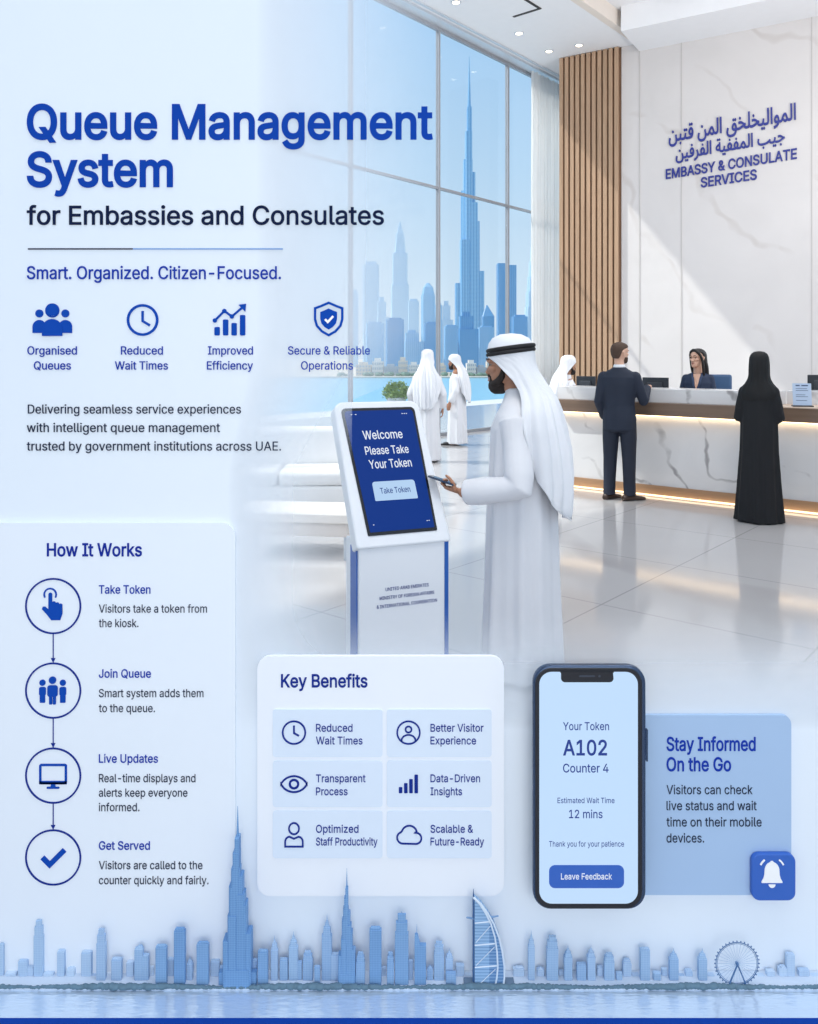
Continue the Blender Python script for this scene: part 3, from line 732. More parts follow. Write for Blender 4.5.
def head_text(name, rows, m, parent, lift=-0.0095, bold=0.006):
    bm = B()
    for body, xc, wid, hb, em in rows:
        me = text_mesh(body, bold); co = np.array([v.co[:] for v in me.vertices]); a, b = co[:, 0].min(), co[:, 0].max(); s = wid/(b-a)
        vs = [bm.verts.new(headp(xc-wid/2+(c[0]-a)*s+SH*(hb+c[1]*em), hb+c[1]*em, lift+0.001*(0.5-c[2])*2-0.001)) for c in co]
        for p in me.polygons:
            try: bm.faces.new([vs[i] for i in p.vertices])
            except ValueError: pass
        bpy.data.meshes.remove(me)
    return link(name, bm, m, parent)
M_wt = glow('screen_white', (232, 240, 252), 1.0)
for nm, r_ in (('welcome_text', ('Welcome', -0.006, 0.212, 0.538, 0.062)), ('please_text', ('Please Take', 0.0, 0.232, 0.458, 0.058)), ('token_text', ('Your Token', 0.004, 0.225, 0.386, 0.060))): head_text(nm, [r_], M_wt, sc_)
bm = B(); slab(bm, [(x+SH*h, h) for x, h in outline(0.112, 0.112, 0.222, 0.318, 0.014)], -0.010, -0.0075, 0.0006); bt = link('token_button', bm, glow('button_pale', (182, 212, 244), 1.0), sc_)
head_text('button_text', [('Take Token', 0.0, 0.158, 0.256, 0.040)], mat('button_navy', (22, 60, 130), 0.4), sc_, -0.0115)
head_text('status_icons', [('...', 0.135, 0.03, 0.668, 0.03), ('- -', -0.14, 0.03, 0.662, 0.03), ('.', -0.145, 0.006, 0.105, 0.03), ('..', 0.14, 0.016, 0.105, 0.03)], M_wt, sc_)
def kiosk_text(rows, m):
    bm = B()
    for body, xc, wid, zb, em in rows:
        me = text_mesh(body, 0.004); co = np.array([v.co[:] for v in me.vertices]); a, b = co[:, 0].min(), co[:, 0].max(); s = wid/(b-a)
        vs = [bm.verts.new((xc-wid/2+(c[0]-a)*s, -0.1005-0.0015*(0.5+c[2]), zb+c[1]*em)) for c in co]
        for p in me.polygons:
            try: bm.faces.new([vs[i] for i in p.vertices])
            except ValueError: pass
        bpy.data.meshes.remove(me)
    return link('ministry_text', bm, m, kio)
for r_ in (('UNITED ARAB EMIRATES', 0.015, 0.225, 0.505, 0.022), ('MINISTRY OF FOREIGN AFFAIRS', 0.015, 0.285, 0.465, 0.022), ('& INTERNATIONAL COOPERATION', 0.015, 0.315, 0.425, 0.022)): kiosk_text([r_], mat('ministry_blue', (52, 70, 140), 0.5))
# ------------------------------------------------------------------ people
M_skin = mat('skin_tan', (172, 124, 98), 0.5, var=0.06, scale=14); M_skinl = mat('skin_light', (214, 170, 146), 0.5, var=0.05, scale=14)
M_thobe = mat('white_robe', (224, 225, 230), 0.85, var=0.015); M_ghu = mat('white_headscarf', (231, 233, 238), 0.85, var=0.015)
M_blk = mat('black_cord', (24, 24, 27), 0.7); M_beard = mat('dark_beard', (38, 29, 25), 0.8, var=0.2, scale=60, bump=0.4, bscale=200)
M_hairb = mat('brown_hair', (74, 54, 42), 0.7, var=0.25, scale=40, bump=0.3, bscale=120); M_hairk = mat('black_hair', (26, 22, 22), 0.45, var=0.2, scale=40)
M_suit = mat('navy_suit', (30, 39, 57), 0.75, var=0.08); M_trou = mat('navy_trousers', (27, 35, 52), 0.75, var=0.08); M_shoe = mat('brown_shoe', (60, 44, 36), 0.35); M_shoeb = mat('dark_shoe', (40, 38, 40), 0.4)
M_aba = mat('black_abaya', (13, 15, 21), 0.8, var=0.12, scale=9); M_hij = mat('black_hijab', (9, 10, 14), 0.75, var=0.1)
M_blz = mat('navy_blazer', (28, 44, 72), 0.7, var=0.06); M_eye = mat('eye_white', (140, 128, 120), 0.5); M_iris = mat('iris_dark', (32, 22, 18), 0.2); M_lip = mat('lips', (164, 92, 84), 0.45)

HEAD = [(0.000, 0.040, 0.090, 0.022), (0.012, 0.010, 0.100, 0.036), (0.035, -0.030, 0.102, 0.048), (0.055, -0.060, 0.099, 0.056), (0.080, -0.085, 0.096, 0.063), (0.105, -0.096, 0.091, 0.068),
        (0.122, -0.101, 0.090, 0.071), (0.140, -0.104, 0.100, 0.073), (0.165, -0.105, 0.100, 0.075), (0.190, -0.100, 0.090, 0.071), (0.212, -0.082, 0.066, 0.057), (0.228, -0.050, 0.034, 0.034), (0.234, -0.025, 0.010, 0.014)]
def oval(z, yb, yf, hw, n=28, p=2.3):
    c, r = (yb+yf)/2, (yf-yb)/2; P = []
    for i in range(n):
        a = 2*PI*i/n; cx, sy = math.cos(a), math.sin(a)
        P.append(Vector((hw*math.copysign(abs(cx)**(2/p), cx), c+r*math.copysign(abs(sy)**(2/p), sy), z)))
    return P
def head_M(pos, yaw=0.0, pitch=0.0, roll=0.0, s=1.0):
    return Matrix.Translation(pos) @ Matrix.Rotation(yaw, 4, 'Z') @ Matrix.Rotation(pitch, 4, 'X') @ Matrix.Rotation(roll, 4, 'Y') @ Matrix.Scale(s, 4)
def xf(M, rings): return [[M @ p for p in r] for r in rings]
def add_head(bm, M, fem=False):
    loft(bm, xf(M, [oval(z, yb, yf, hw*(0.95 if fem else 1.0)) for z, yb, yf, hw in HEAD]))
    # nose: bridge, tip, nostrils
    nose = []
    for z, y, w, d in ((0.128, 0.096, 0.008, 0.010), (0.112, 0.103, 0.009, 0.014), (0.096, 0.111, 0.011, 0.018), (0.084, 0.119, 0.014, 0.020), (0.077, 0.115, 0.015, 0.020), (0.071, 0.100, 0.012, 0.014)):
        nose.append([Vector((w*math.cos(2*PI*i/12), y-d*0.5+d*0.75*math.sin(2*PI*i/12), z)) for i in range(12)])
    loft(bm, xf(M, nose))
    def T(c): return M @ Vector(c)
    sc = M.to_scale()[0]
    for s in (-1, 1):
        tube(bm, [T((s*0.010, 0.100, 0.137)), T((s*0.030, 0.098, 0.141)), T((s*0.052, 0.082, 0.138))], [0.010*sc, 0.011*sc, 0.009*sc], 8)      # brow ridge
        tube(bm, [T((s*0.030, 0.084, 0.098)), T((s*0.050, 0.068, 0.100))], [0.020*sc, 0.016*sc], 8)                                            # cheekbone
        tube(bm, [T((s*0.012, 0.108, 0.078)), T((s*0.015, 0.100, 0.079))], [0.008*sc, 0.007*sc], 8)                                            # nostril
        tube(bm, [T((s*0.073, -0.006, 0.085)), T((s*0.079, -0.012, 0.105)), T((s*0.081, -0.016, 0.128)), T((s*0.078, -0.004, 0.134))], [0.008*sc, 0.010*sc, 0.011*sc, 0.008*sc], 8)  # ear
    tube(bm, [T((-0.022, 0.091, 0.052)), T((0, 0.101, 0.055)), T((0.022, 0.091, 0.052))], [0.005*sc, 0.0085*sc, 0.005*sc], 8)
    tube(bm, [T((-0.020, 0.090, 0.042)), T((0, 0.100, 0.042)), T((0.020, 0.090, 0.042))], [0.006*sc, 0.0095*sc, 0.006*sc], 8)
    tube(bm, [T((0, 0.082, 0.012)), T((0, 0.090, 0.016))], [0.02*sc, 0.018*sc], 8)
def face_parts(root, M, lips=True, brow=M_hairk):
    sc = M.to_scale()[0]
    def T(c): return M @ Vector(c)
    for s in (-1, 1):
        bm = B(); c = T((s*0.031, 0.0795, 0.118)); ball(bm, c, 0.0120*sc, 0.0120*sc, 0.0065*sc, 12, 8); e_ = link('eye', bm, M_eye, root, True)
        bm = B(); c = T((s*0.031, 0.0905, 0.118)); ball(bm, c, 0.0065*sc, 0.003*sc, 0.0058*sc, 10, 8); link('iris', bm, M_iris, e_, True)
        bm = B(); tube(bm, [T((s*0.012, 0.108, 0.141)), T((s*0.032, 0.106, 0.148)), T((s*0.054, 0.090, 0.142))], [0.0035*sc, 0.0042*sc, 0.002*sc], 8); link('eyebrow', bm, brow, root, True)
    if lips:
        bm = B(); tube(bm, [T((-0.021, 0.094, 0.0515)), T((0, 0.106, 0.0545)), T((0.021, 0.094, 0.0515))], [0.003*sc, 0.0055*sc, 0.003*sc], 8)
        tube(bm, [T((-0.018, 0.094, 0.0425)), T((0, 0.106, 0.0425)), T((0.018, 0.094, 0.0425))], [0.003*sc, 0.006*sc, 0.003*sc], 8); link('lips', bm, M_lip, root, True)
def add_hand(bm, wrist, d, n, side, curl=0.5, spread=0.0, s=1.0, thumb=0.5):
    """palm, four fingers, thumb. d = pointing direction, n = way the palm faces, side = +1/-1 which side the thumb is on"""
    wrist = Vector(wrist); d = Vector(d).normalized(); n = Vector(n); n = (n-d*n.dot(d)).normalized(); l = d.cross(n)*side
    rings = []
    for q, w, t in ((-0.03, 0.026, 0.019), (0.0, 0.027, 0.018), (0.03, 0.035, 0.017), (0.06, 0.040, 0.015), (0.088, 0.039, 0.012), (0.096, 0.034, 0.008)):
        rings.append([wrist+d*q*s+l*(w*s*math.cos(2*PI*i/14))+n*(t*s*math.sin(2*PI*i/14)) for i in range(14)])
    loft(bm, rings)
    for off, ln, r in ((0.029, 0.072, 0.0088), (0.010, 0.080, 0.0092), (-0.010, 0.075, 0.0088), (-0.028, 0.058, 0.0078)):
        p = wrist+d*0.085*s+l*off*s; P = [p]; a = curl*0.35; dd = (d+l*off*spread*12).normalized()
        for j, f in enumerate((0.45, 0.32, 0.23)):
            p = p+(dd*math.cos(a)+n*math.sin(a))*ln*f*s; P.append(p); a += curl*(1.0 if j == 0 else 0.8)
        tube(bm, P, [r*s, r*0.97*s, r*0.9*s, r*0.78*s], 8)
    p0 = wrist+d*0.025*s+l*0.028*s; p1 = p0+(d*0.6+l*0.55+n*thumb)*0.036*s; p2 = p1+(d*0.95+l*0.05+n*thumb*0.7).normalized()*0.032*s; p3 = p2+(d*0.95-l*0.2+n*thumb*0.4).normalized()*0.024*s
    tube(bm, [p0, p1, p2, p3], [0.014*s, 0.0115*s, 0.010*s, 0.0085*s], 8)

def robe_rings(tab, folds, nu=72):
    """tab rows: z, centre x, centre y, half width x, half depth y, fold depth"""
    R = []
    for z, cx, cy, rx, ry, f in tab:
        r = []
        for i in range(nu):
            a = 2*PI*i/nu; q = 1.0
            for k_, ph, am in folds: q += f*am*math.cos(k_*a+ph+0.25*math.sin(3*z))
            r.append(Vector((cx+rx*q*math.cos(a), cy+ry*q*math.sin(a), z)))
        R.append(r)
    return R
def dense(tab, step=0.04):
    """interpolate table rows smoothly"""
    out = []
    for a, b in zip(tab[:-1], tab[1:]):
        n = max(1, int(abs(b[0]-a[0])/step))
        for i in range(n):
            t = i/n; out.append(tuple(x+(y-x)*t for x, y in zip(a, b)))
    out.append(tab[-1]); return out
def headscarf(name, tab, root, m, folds=((9, 0.4, 1.0), (17, 1.7, 0.8), (5, 0.9, 0.7), (26, 0.2, 0.4)), nu=90, M=None, thick=0.005, skew=0.0):
    """cloth laid over the head; rows: z, centre y, rx, ry, half opening angle measured from the back, fold depth"""
    bm = B(); R = []
    for z, cy, rx, ry, A, f in dense(tab, 0.022):
        r = []
        for i in range(nu+1):
            a = -A+2*A*i/nu; q = 1.0
            for k_, ph, am in folds: q += f*am*math.cos(k_*a+ph+z*1.6)
            dz = -skew*(math.cos(a*1.0))*f
            r.append(Vector((rx*q*math.sin(a), cy-ry*q*math.cos(a), z+dz)))
        R.append(r)
    if M is not None: R = xf(M, R)
    loft(bm, R, closed=False)
    bmesh.ops.remove_doubles(bm, verts=bm.verts[:], dist=0.0004)
    o = link(name, bm, m, root, True)
    return solid(o, thick, 1.0)
def agal(root, c, rx, ry, tilt, yawp=0.0, r=0.0115):
    bm = B(); n = 40
    for dz in (0.0, r*1.75):
        for (k_) in (0,):
            rows = []
            for i in range(n):
                a = 2*PI*i/n; p = Vector((rx*math.cos(a), ry*math.sin(a), dz-tilt*math.sin(a))); o_ = Vector((math.cos(a), math.sin(a), 0))
                rows.append([Vector(c)+p+o_*(r*math.cos(2*PI*j/10))+Vector((0, 0, r*math.sin(2*PI*j/10))) for j in range(10)])
            V = [[bm.verts.new(q) for q in rr_] for rr_ in rows]
            for i in range(n):
                for j in range(10): bm.faces.new((V[i][j], V[(i+1) % n][j], V[(i+1) % n][(j+1) % 10], V[i][(j+1) % 10]))
    return link('agal', bm, M_blk, root, True)
def beard(root, M, m):
    bm = B(); sc = M.to_scale()[0]
    def T(c): return M @ Vector(c)
    R = [oval(z, yb, yf, hw, 30, 2.2) for z, yb, yf, hw in ((-0.026, 0.035, 0.080, 0.014), (-0.014, 0.015, 0.098, 0.032), (0.004, 0.0, 0.108, 0.047), (0.022, 0.0, 0.108, 0.054), (0.033, 0.01, 0.1035, 0.055))]
    loft(bm, xf(M, R))
    tube(bm, [T((-0.027, 0.086, 0.058)), T((-0.013, 0.103, 0.0655)), T((0, 0.107, 0.067)), T((0.013, 0.103, 0.0655)), T((0.027, 0.086, 0.058))], [0.006*sc, 0.007*sc, 0.007*sc, 0.007*sc, 0.006*sc], 10)
    for s in (-1, 1):
        tube(bm, [T((s*0.028, 0.088, 0.060)), T((s*0.033, 0.086, 0.045)), T((s*0.032, 0.088, 0.028))], [0.0075*sc, 0.0085*sc, 0.011*sc], 10)
        tube(bm, [T((s*0.040, 0.070, 0.022)), T((s*0.055, 0.045, 0.036)), T((s*0.063, 0.024, 0.062)), T((s*0.068, 0.016, 0.092)), T((s*0.0705, 0.018, 0.118))], [0.020*sc, 0.020*sc, 0.016*sc, 0.011*sc, 0.007*sc], 12)
    return remesh('beard', bm, m, root, 0.0038*sc, 2)
def shoe(root, x, y, rz, m, L=0.27, name='shoe'):
    bm = B(); R = []
    Mx = Matrix.Translation((x, y, 0)) @ Matrix.Rotation(rz, 4, 'Z')
    for yy, w, h in ((-0.085, 0.028, 0.055), (-0.07, 0.036, 0.075), (-0.02, 0.038, 0.085), (0.03, 0.040, 0.075), (0.08, 0.046, 0.055), (0.13, 0.046, 0.045), (0.165, 0.034, 0.036), (0.185, 0.016, 0.026)):
        r = []
        for i in range(14):
            a = 2*PI*i/14; r.append(Mx @ Vector((w*math.cos(a), yy*L/0.27, max(0.0, h*0.5+h*0.5*math.sin(a)*1.0))))
        R.append(r)
    loft(bm, R); return link(name, bm, m, root, True)
def person(name, label, x, y, rz): return thing(name, label, 'person', (x, y, 0), rz)
def body_base(bm, M, sh=1.42, neckz=None, leg=0.10, hipw=0.10, fem=False, foot=True, kneef=0.0, tw=1.0):
    """neck, torso and legs under the clothes"""
    hp = M @ Vector((0, -0.005, 0.02)); hp2 = M @ Vector((0, -0.03, 0.09))
    tube(bm, [(0, -0.02, sh-0.05), (0, -0.012, sh+0.02), hp, hp2], [0.075, 0.058, 0.052, 0.05], 14)
    loft(bm, [[Vector((a*tw*math.cos(2*PI*i/20), -0.01+b*tw*math.sin(2*PI*i/20), z)) for i in range(20)] for z, a, b in
              ((0.86, 0.13, 0.085), (0.95, 0.14, 0.09), (1.08, 0.125, 0.08), (1.22, 0.14, 0.09), (1.34, 0.15, 0.09), (sh-0.02, 0.14, 0.07), (sh+0.01, 0.07, 0.05))])
    for s in (-1, 1):
        tube(bm, [(s*0.075, 0, 0.9), (s*hipw, 0.005+kneef, 0.5), (s*hipw, -0.01, 0.09)], [0.075, 0.052, 0.036], 12)
        if foot: tube(bm, [(s*hipw, -0.03, 0.045), (s*hipw, 0.10, 0.03)], [0.034, 0.026], 10)
def emirati(root, M, sc, robe, scarf, arms, hands, vox, robe_vox, ag, folds, skin=M_skin, beard_m=M_beard, robe_m=M_thobe, sleeve=(0.075, 0.066, 0.062), sh=1.40):
    bm = B(); add_head(bm, M); body_base(bm, M, sh)
    for A in arms: tube(bm, A, [0.046, 0.038, 0.027], 12)
    for h in hands: add_hand(bm, **h)
    remesh('body', bm, skin, root, vox, 1)
    face_parts(root, M, lips=True)
    beard(root, M, beard_m)
    bm = B(); loft(bm, robe_rings(dense(robe), folds))
    remesh_list = []
    for A in arms:
        A = [Vector(p) for p in A]; P = []; Rr = []
        for i in range(len(A)-1):
            for j in range(6):
                t_ = j/6; P.append(A[i].lerp(A[i+1], t_)); r0, r1 = sleeve[i], sleeve[i+1]; Rr.append((r0+(r1-r0)*t_)*(1+0.08*math.sin(5.1*(i*6+j)+1)))
        end = A[-1]-(A[-1]-A[-2]).normalized()*0.012; P.append(end); Rr.append(sleeve[-1])
        tube(bm, P, Rr, 18, ends=False)
    remesh('kandura', bm, robe_m, root, robe_vox, 3)
    headscarf('ghutra', scarf, root, M_ghu)
    if ag: agal(root, *ag)

FOLD = ((5, 0.3, 0.6), (9, 1.2, 0.9), (14, 2.2, 0.7))
# --- the man at the kiosk
HM = 1.745
p = person('person', 'man in long white robe and headscarf with black cord holding a phone at the kiosk', 0.575, 4.2, math.radians(70))
M1 = head_M((0, 0.058, 1.468), 0.0, -0.03, 0.0, 1.05)
robe = [(0.03, 0, 0.0, 0.225, 0.200, 0.06), (0.25, 0, 0.0, 0.215, 0.192, 0.055), (0.55, 0, 0.0, 0.20, 0.182, 0.042), (0.85, 0, 0.0, 0.195, 0.174, 0.042), (1.0, 0, 0.0, 0.19, 0.164, 0.036), (1.15, 0, 0.0, 0.20, 0.158, 0.024),
        (1.27, 0, 0.0, 0.215, 0.152, 0.006), (1.335, 0, -0.005, 0.205, 0.130, 0.003), (1.385, 0, -0.004, 0.155, 0.104, 0), (1.42, 0, 0.004, 0.10, 0.084, 0), (1.45, 0, 0.012, 0.070, 0.070, 0), (1.472, 0, 0.02, 0.064, 0.066, 0)]
scarf = [(1.747, 0.055, 0.004, 0.005, PI, 0), (1.742, 0.055, 0.045, 0.052, PI, 0), (1.724, 0.055, 0.078, 0.090, PI, 0), (1.697, 0.055, 0.092, 0.110, PI, 0.002), (1.662, 0.055, 0.097, 0.118, PI, 0.005), (1.638, 0.055, 0.098, 0.121, PI, 0.006),
         (1.630, 0.055, 0.099, 0.121, 2.55, 0.010), (1.60, 0.05, 0.100, 0.119, 2.08, 0.02), (1.56, 0.04, 0.104, 0.122, 1.78, 0.03), (1.51, 0.02, 0.112, 0.130, 1.56, 0.04), (1.46, 0.0, 0.128, 0.145, 1.46, 0.045),
         (1.41, -0.015, 0.165, 0.162, 1.44, 0.045), (1.35, -0.02, 0.214, 0.178, 1.42, 0.045), (1.27, -0.02, 0.236, 0.198, 1.36, 0.05), (1.15, -0.02, 0.236, 0.222, 1.25, 0.06), (1.02, -0.02, 0.226, 0.232, 1.08, 0.07), (0.93, -0.02, 0.222, 0.228, 0.85, 0.075), (0.86, -0.02, 0.22, 0.222, 0.52, 0.075), (0.82, -0.02, 0.22, 0.22, 0.25, 0.075)]
wristL = (-0.215, 0.245, 0.955)
emirati(p, M1, 1.05, robe, scarf,
        [[(-0.155, 0.0, 1.315), (-0.255, -0.05, 1.00), wristL], [(0.155, 0.0, 1.315), (0.25, -0.02, 1.04), (0.245, 0.06, 0.80)]],
        [dict(wrist=(-0.214, 0.262, 0.960), d=(-0.04, 1.0, 0.22), n=(0.25, -0.1, 1), side=-1, curl=1.35, thumb=1.0, s=0.86), dict(wrist=(0.245, 0.065, 0.785), d=(0, 0.15, -1), n=(-1, 0, 0), side=1, curl=0.5)],
        0.0045, 0.008, ((0, 0.055, 1.655), 0.102, 0.117, 0.016), FOLD)
# his phone: top-level, it is held in his hand
hp = thing('mobile_phone', 'thin dark mobile phone held in the hand of the man at the kiosk', 'phone', (0, 0, 0))
hp.matrix_world = Matrix.Translation((0.575, 4.2, 0)) @ Matrix.Rotation(math.radians(70), 4, 'Z') @ Matrix.Translation((-0.228, 0.352, 1.012)) @ Matrix.Rotation(0.28, 4, 'X') @ Matrix.Rotation(0.10, 4, 'Y')
bm = B(); box(bm, -0.034, 0.034, -0.070, 0.070, -0.0045, 0.0045, bev=0.004); link('case', bm, mat('phone_slate', (44, 62, 88), 0.3), hp)
bm = B(); box(bm, -0.030, 0.030, -0.065, 0.065, 0.0046, 0.0054); link('screen', bm, mat('phone_glass', (24, 38, 60), 0.1), hp)

# --- two men in white by the window
def far_man(x, y, rz, h, label, yaw=0.0):
    p = person('person', label, x, y, rz); k_ = h/1.745; hz = 1.462*k_
    M = head_M((0, 0.046, 1.49*k_), yaw, 0.0, 0.0, 1.02)
    rb = [(a*k_, b, c, d*0.94, e*0.92, f) for a, b, c, d, e, f in robe]
    sf = [((a-1.462)*0.93+1.49*k_ if a > 1.45 else a*k_, b-0.012, c*0.96, d*0.95, e, f) for a, b, c, d, e, f in scarf]
    W1 = (-0.20, 0.16, 0.90*k_); 
    emirati(p, M, 1.02, rb, sf, [[(-0.15, -0.01, 1.31*k_), (-0.25, -0.03, 1.05*k_), (-0.235, 0.08, 0.84*k_)], [(0.15, -0.01, 1.31*k_), (0.25, -0.03, 1.05*k_), (0.235, 0.08, 0.84*k_)]],
            [dict(wrist=(s*0.235, 0.085, 0.83*k_), d=(0, 0.25, -1), n=(-s, 0, 0), side=s, curl=0.5) for s in (-1, 1)], 0.009, 0.013, None, FOLD)
    for s in (-1, 1): shoe(p, s*0.09, 0.10, -s*0.1, M_shoeb)
    return p
far_man(0.28, 12.75, math.radians(-8), 1.74, 'taller man in white robe and headscarf standing back turned by the glass wall')
far_man(0.89, 15.2, math.radians(75), 1.66, 'smaller man in white robe and headscarf standing side-on farther off by the glass wall')

# --- man in white behind the counter
p = person('person', 'man in white headscarf and robe behind the far end of the counter', 2.30, 12.05, math.radians(-75))
M = head_M((0, 0.046, 1.39), 0, 0, 0, 1.02)
dz = -0.10
rb = [(a if a < 0.8 else a+dz, b, c, d, e, f) for a, b, c, d, e, f in robe]
sf = [((a-1.462)*0.93+1.39 if a > 1.45 else a+dz+0.02, b-0.012, c*0.96, d*0.95, e, f) for a, b, c, d, e, f in scarf]
emirati(p, M, 1.02, rb, sf, [[(-0.15, -0.01, 1.22), (-0.25, 0.0, 1.0), (-0.16, 0.25, 1.03)], [(0.15, -0.01, 1.22), (0.25, 0.0, 1.0), (0.16, 0.25, 1.03)]],
        [dict(wrist=(s*0.158, 0.26, 1.03), d=(0, 1, 0), n=(0, 0, -1), side=s, curl=0.4) for s in (-1, 1)], 0.009, 0.012, None, FOLD, sh=1.31)
for s in (-1, 1): shoe(p, s*0.10, 0.08, 0, M_shoeb)
office_chair((1.93, 11.14, 0), math.radians(-130), 'pale grey rounded chair back at the near end of the counter behind the white headscarf', (172, 177, 188), 1.34, 0.42, 'visitor_chair')

# --- man in the navy suit, back turned
p = person('person', 'man in dark navy suit standing back turned with a hand on the counter', 2.40, 9.35, math.radians(-24))
M = head_M((0, 0.012, 1.562), math.radians(-38), 0.0, 0.0, 0.98)
bm = B(); add_head(bm, M); body_base(bm, M, 1.48, foot=False, hipw=0.105)
AR_ = [(0.175, -0.015, 1.40), (0.265, 0.03, 1.13), (0.265, 0.30, 1.275)]; AL_ = [(-0.175, -0.015, 1.40), (-0.228, -0.02, 1.12), (-0.19, 0.10, 0.93)]
for A in (AR_, AL_): tube(bm, A, [0.046, 0.038, 0.027], 12)
add_hand(bm, (0.266, 0.315, 1.285), (0.0, 1, 0.10), (0, 0.2, -1), 1, 0.7); add_hand(bm, (-0.196, 0.11, 0.92), (0.15, 0.45, -1), (1, 0, 0), -1, 0.6)
remesh('body', bm, M_skinl, p, 0.006, 1)
face_parts(p, M, True, M_hairb)
bm = B(); R = []
for z, yb, yf, hw in ((0.050, -0.078, -0.045, 0.044), (0.075, -0.094, -0.025, 0.062), (0.10, -0.104, -0.008, 0.0705), (0.12, -0.109, 0.006, 0.0745), (0.14, -0.114, 0.022, 0.0775), (0.155, -0.116, 0.045, 0.080), (0.172, -0.116, 0.085, 0.082), (0.187, -0.113, 0.106, 0.080), (0.207, -0.103, 0.098, 0.071), (0.228, -0.08, 0.07, 0.054), (0.242, -0.045, 0.03, 0.03), (0.246, -0.02, 0.01, 0.012)):
    R.append(oval(z, yb+0.004, yf, hw*0.972, 30))
loft(bm, xf(M, R)); remesh('hair', bm, M_hairb, p, 0.006, 2)
bm = B(); R = [oval(z, 0.0, yf, hw, 26) for z, yf, hw in ((-0.008, 0.092, 0.028), (0.008, 0.104, 0.044), (0.03, 0.106, 0.053), (0.05, 0.1005, 0.060), (0.066, 0.099, 0.0645))]
loft(bm, xf(M, R)); remesh('beard', bm, M_hairb, p, 0.006, 1)
bm = B(); jk = [(0.80, 0, 0.0, 0.185, 0.135, 0.01), (0.92, 0, 0.0, 0.188, 0.135, 0.01), (1.08, 0, 0.0, 0.168, 0.118, 0.008), (1.20, 0, -0.005, 0.178, 0.122, 0.004), (1.32, 0, -0.012, 0.200, 0.128, 0), (1.40, 0, -0.02, 0.205, 0.115, 0), (1.455, 0, -0.022, 0.165, 0.090, 0), (1.495, 0, -0.018, 0.095, 0.075, 0), (1.515, 0, -0.016, 0.072, 0.066, 0)]
loft(bm, robe_rings(dense(jk), FOLD))
def sleeve(A, r):
    A = [Vector(q) for q in A]; P, Rr = [], []
    for i in range(len(A)-1):
        for j in range(5): t_ = j/5; P.append(A[i].lerp(A[i+1], t_)); Rr.append((r[i]+(r[i+1]-r[i])*t_)*(1+0.03*math.sin(4.3*(i*5+j))))
    P.append(A[-1]-(A[-1]-A[-2]).normalized()*0.02); Rr.append(r[-1]); tube(bm, P, Rr, 16)
for A in (AR_, AL_): sleeve(A, (0.068, 0.058, 0.046))
remesh('suit_jacket', bm, M_suit, p, 0.009, 2)
bm = B(); loft(bm, [[Vector((a*math.cos(2*PI*i/24), -0.016+b*math.sin(2*PI*i/24), z)) for i in range(24)] for z, a, b in ((1.49, 0.074, 0.069), (1.535, 0.064, 0.062), (1.545, 0.058, 0.056))]); link('shirt_collar', bm, mat('shirt_white', (236, 238, 242), 0.6), p, True)
bm = B()
for s in (-1, 1): tube(bm, [(s*0.088, 0, 0.92), (s*0.100, 0.005, 0.70), (s*0.105, 0.008, 0.48), (s*0.110, -0.005, 0.25), (s*0.115, 0.0, 0.06)], [0.100, 0.092, 0.078, 0.070, 0.068], 18, ends=False)
loft(bm, robe_rings(dense([(0.78, 0, 0, 0.17, 0.118, 0), (0.9, 0, 0, 0.175, 0.122, 0), (1.0, 0, 0, 0.16, 0.11, 0)]), FOLD))
remesh('trousers', bm, M_trou, p, 0.009, 2)
shoe(p, -0.115, 0.02, math.radians(-28), M_shoe, 0.30); shoe(p, 0.118, 0.0, math.radians(-46), M_shoe, 0.30)

# --- receptionist
p = person('person', 'woman with long black hair in navy blazer behind the counter', 3.68, 10.45, math.radians(152))
M = head_M((0, 0.015, 1.498), math.radians(-27), 0.02, 0, 1.0)
bm = B(); add_head(bm, M, True); body_base(bm, M, 1.40, tw=0.78)
AA = [[(s*0.145, -0.015, 1.355), (s*0.205, 0.0, 1.09), (s*0.10, 0.20, 1.02)] for s in (-1, 1)]
for A in AA: tube(bm, A, [0.040, 0.034, 0.024], 12)
for s in (-1, 1): add_hand(bm, (s*0.096, 0.21, 1.02), (-s*0.4, 1, 0), (0, 0, -1), s, 0.3, s=0.9)
remesh('body', bm, M_skinl, p, 0.006, 1); face_parts(p, M, True)
bm = B(); R = []
for z, yb, yf, hw in ((-0.17, -0.135, -0.075, 0.085), (-0.08, -0.135, -0.06, 0.098), (0.0, -0.125, -0.045, 0.098), (0.06, -0.118, -0.02, 0.092), (0.11, -0.118, 0.0, 0.088), (0.15, -0.118, 0.018, 0.0855), (0.178, -0.116, 0.050, 0.085), (0.198, -0.112, 0.092, 0.080), (0.22, -0.09, 0.08, 0.064), (0.238, -0.055, 0.035, 0.036), (0.243, -0.03, 0.01, 0.014)):
    R.append(oval(z, yb, yf, hw, 30))
loft(bm, xf(M, R))
for s in (-1, 1): tube(bm, [M @ Vector(q) for q in ((s*0.012, 0.080, 0.222), (s*0.045, 0.080, 0.196), (s*0.076, 0.050, 0.155), (s*0.084, 0.022, 0.09), (s*0.086, 0.0, 0.0), (s*0.080, -0.02, -0.10))], [0.016, 0.018, 0.017, 0.018, 0.020, 0.016], 10)
remesh('hair', bm, M_hairk, p, 0.007, 2)
bm = B(); jk = [(0.86, 0, 0.0, 0.165, 0.125, 0), (1.05, 0, 0.0, 0.145, 0.115, 0), (1.2, 0, 0.005, 0.160, 0.128, 0), (1.30, 0, -0.005, 0.178, 0.118, 0), (1.365, 0, -0.015, 0.172, 0.098, 0), (1.405, 0, -0.022, 0.135, 0.080, 0), (1.428, 0, -0.028, 0.085, 0.060, 0)]
loft(bm, robe_rings(dense(jk), FOLD))
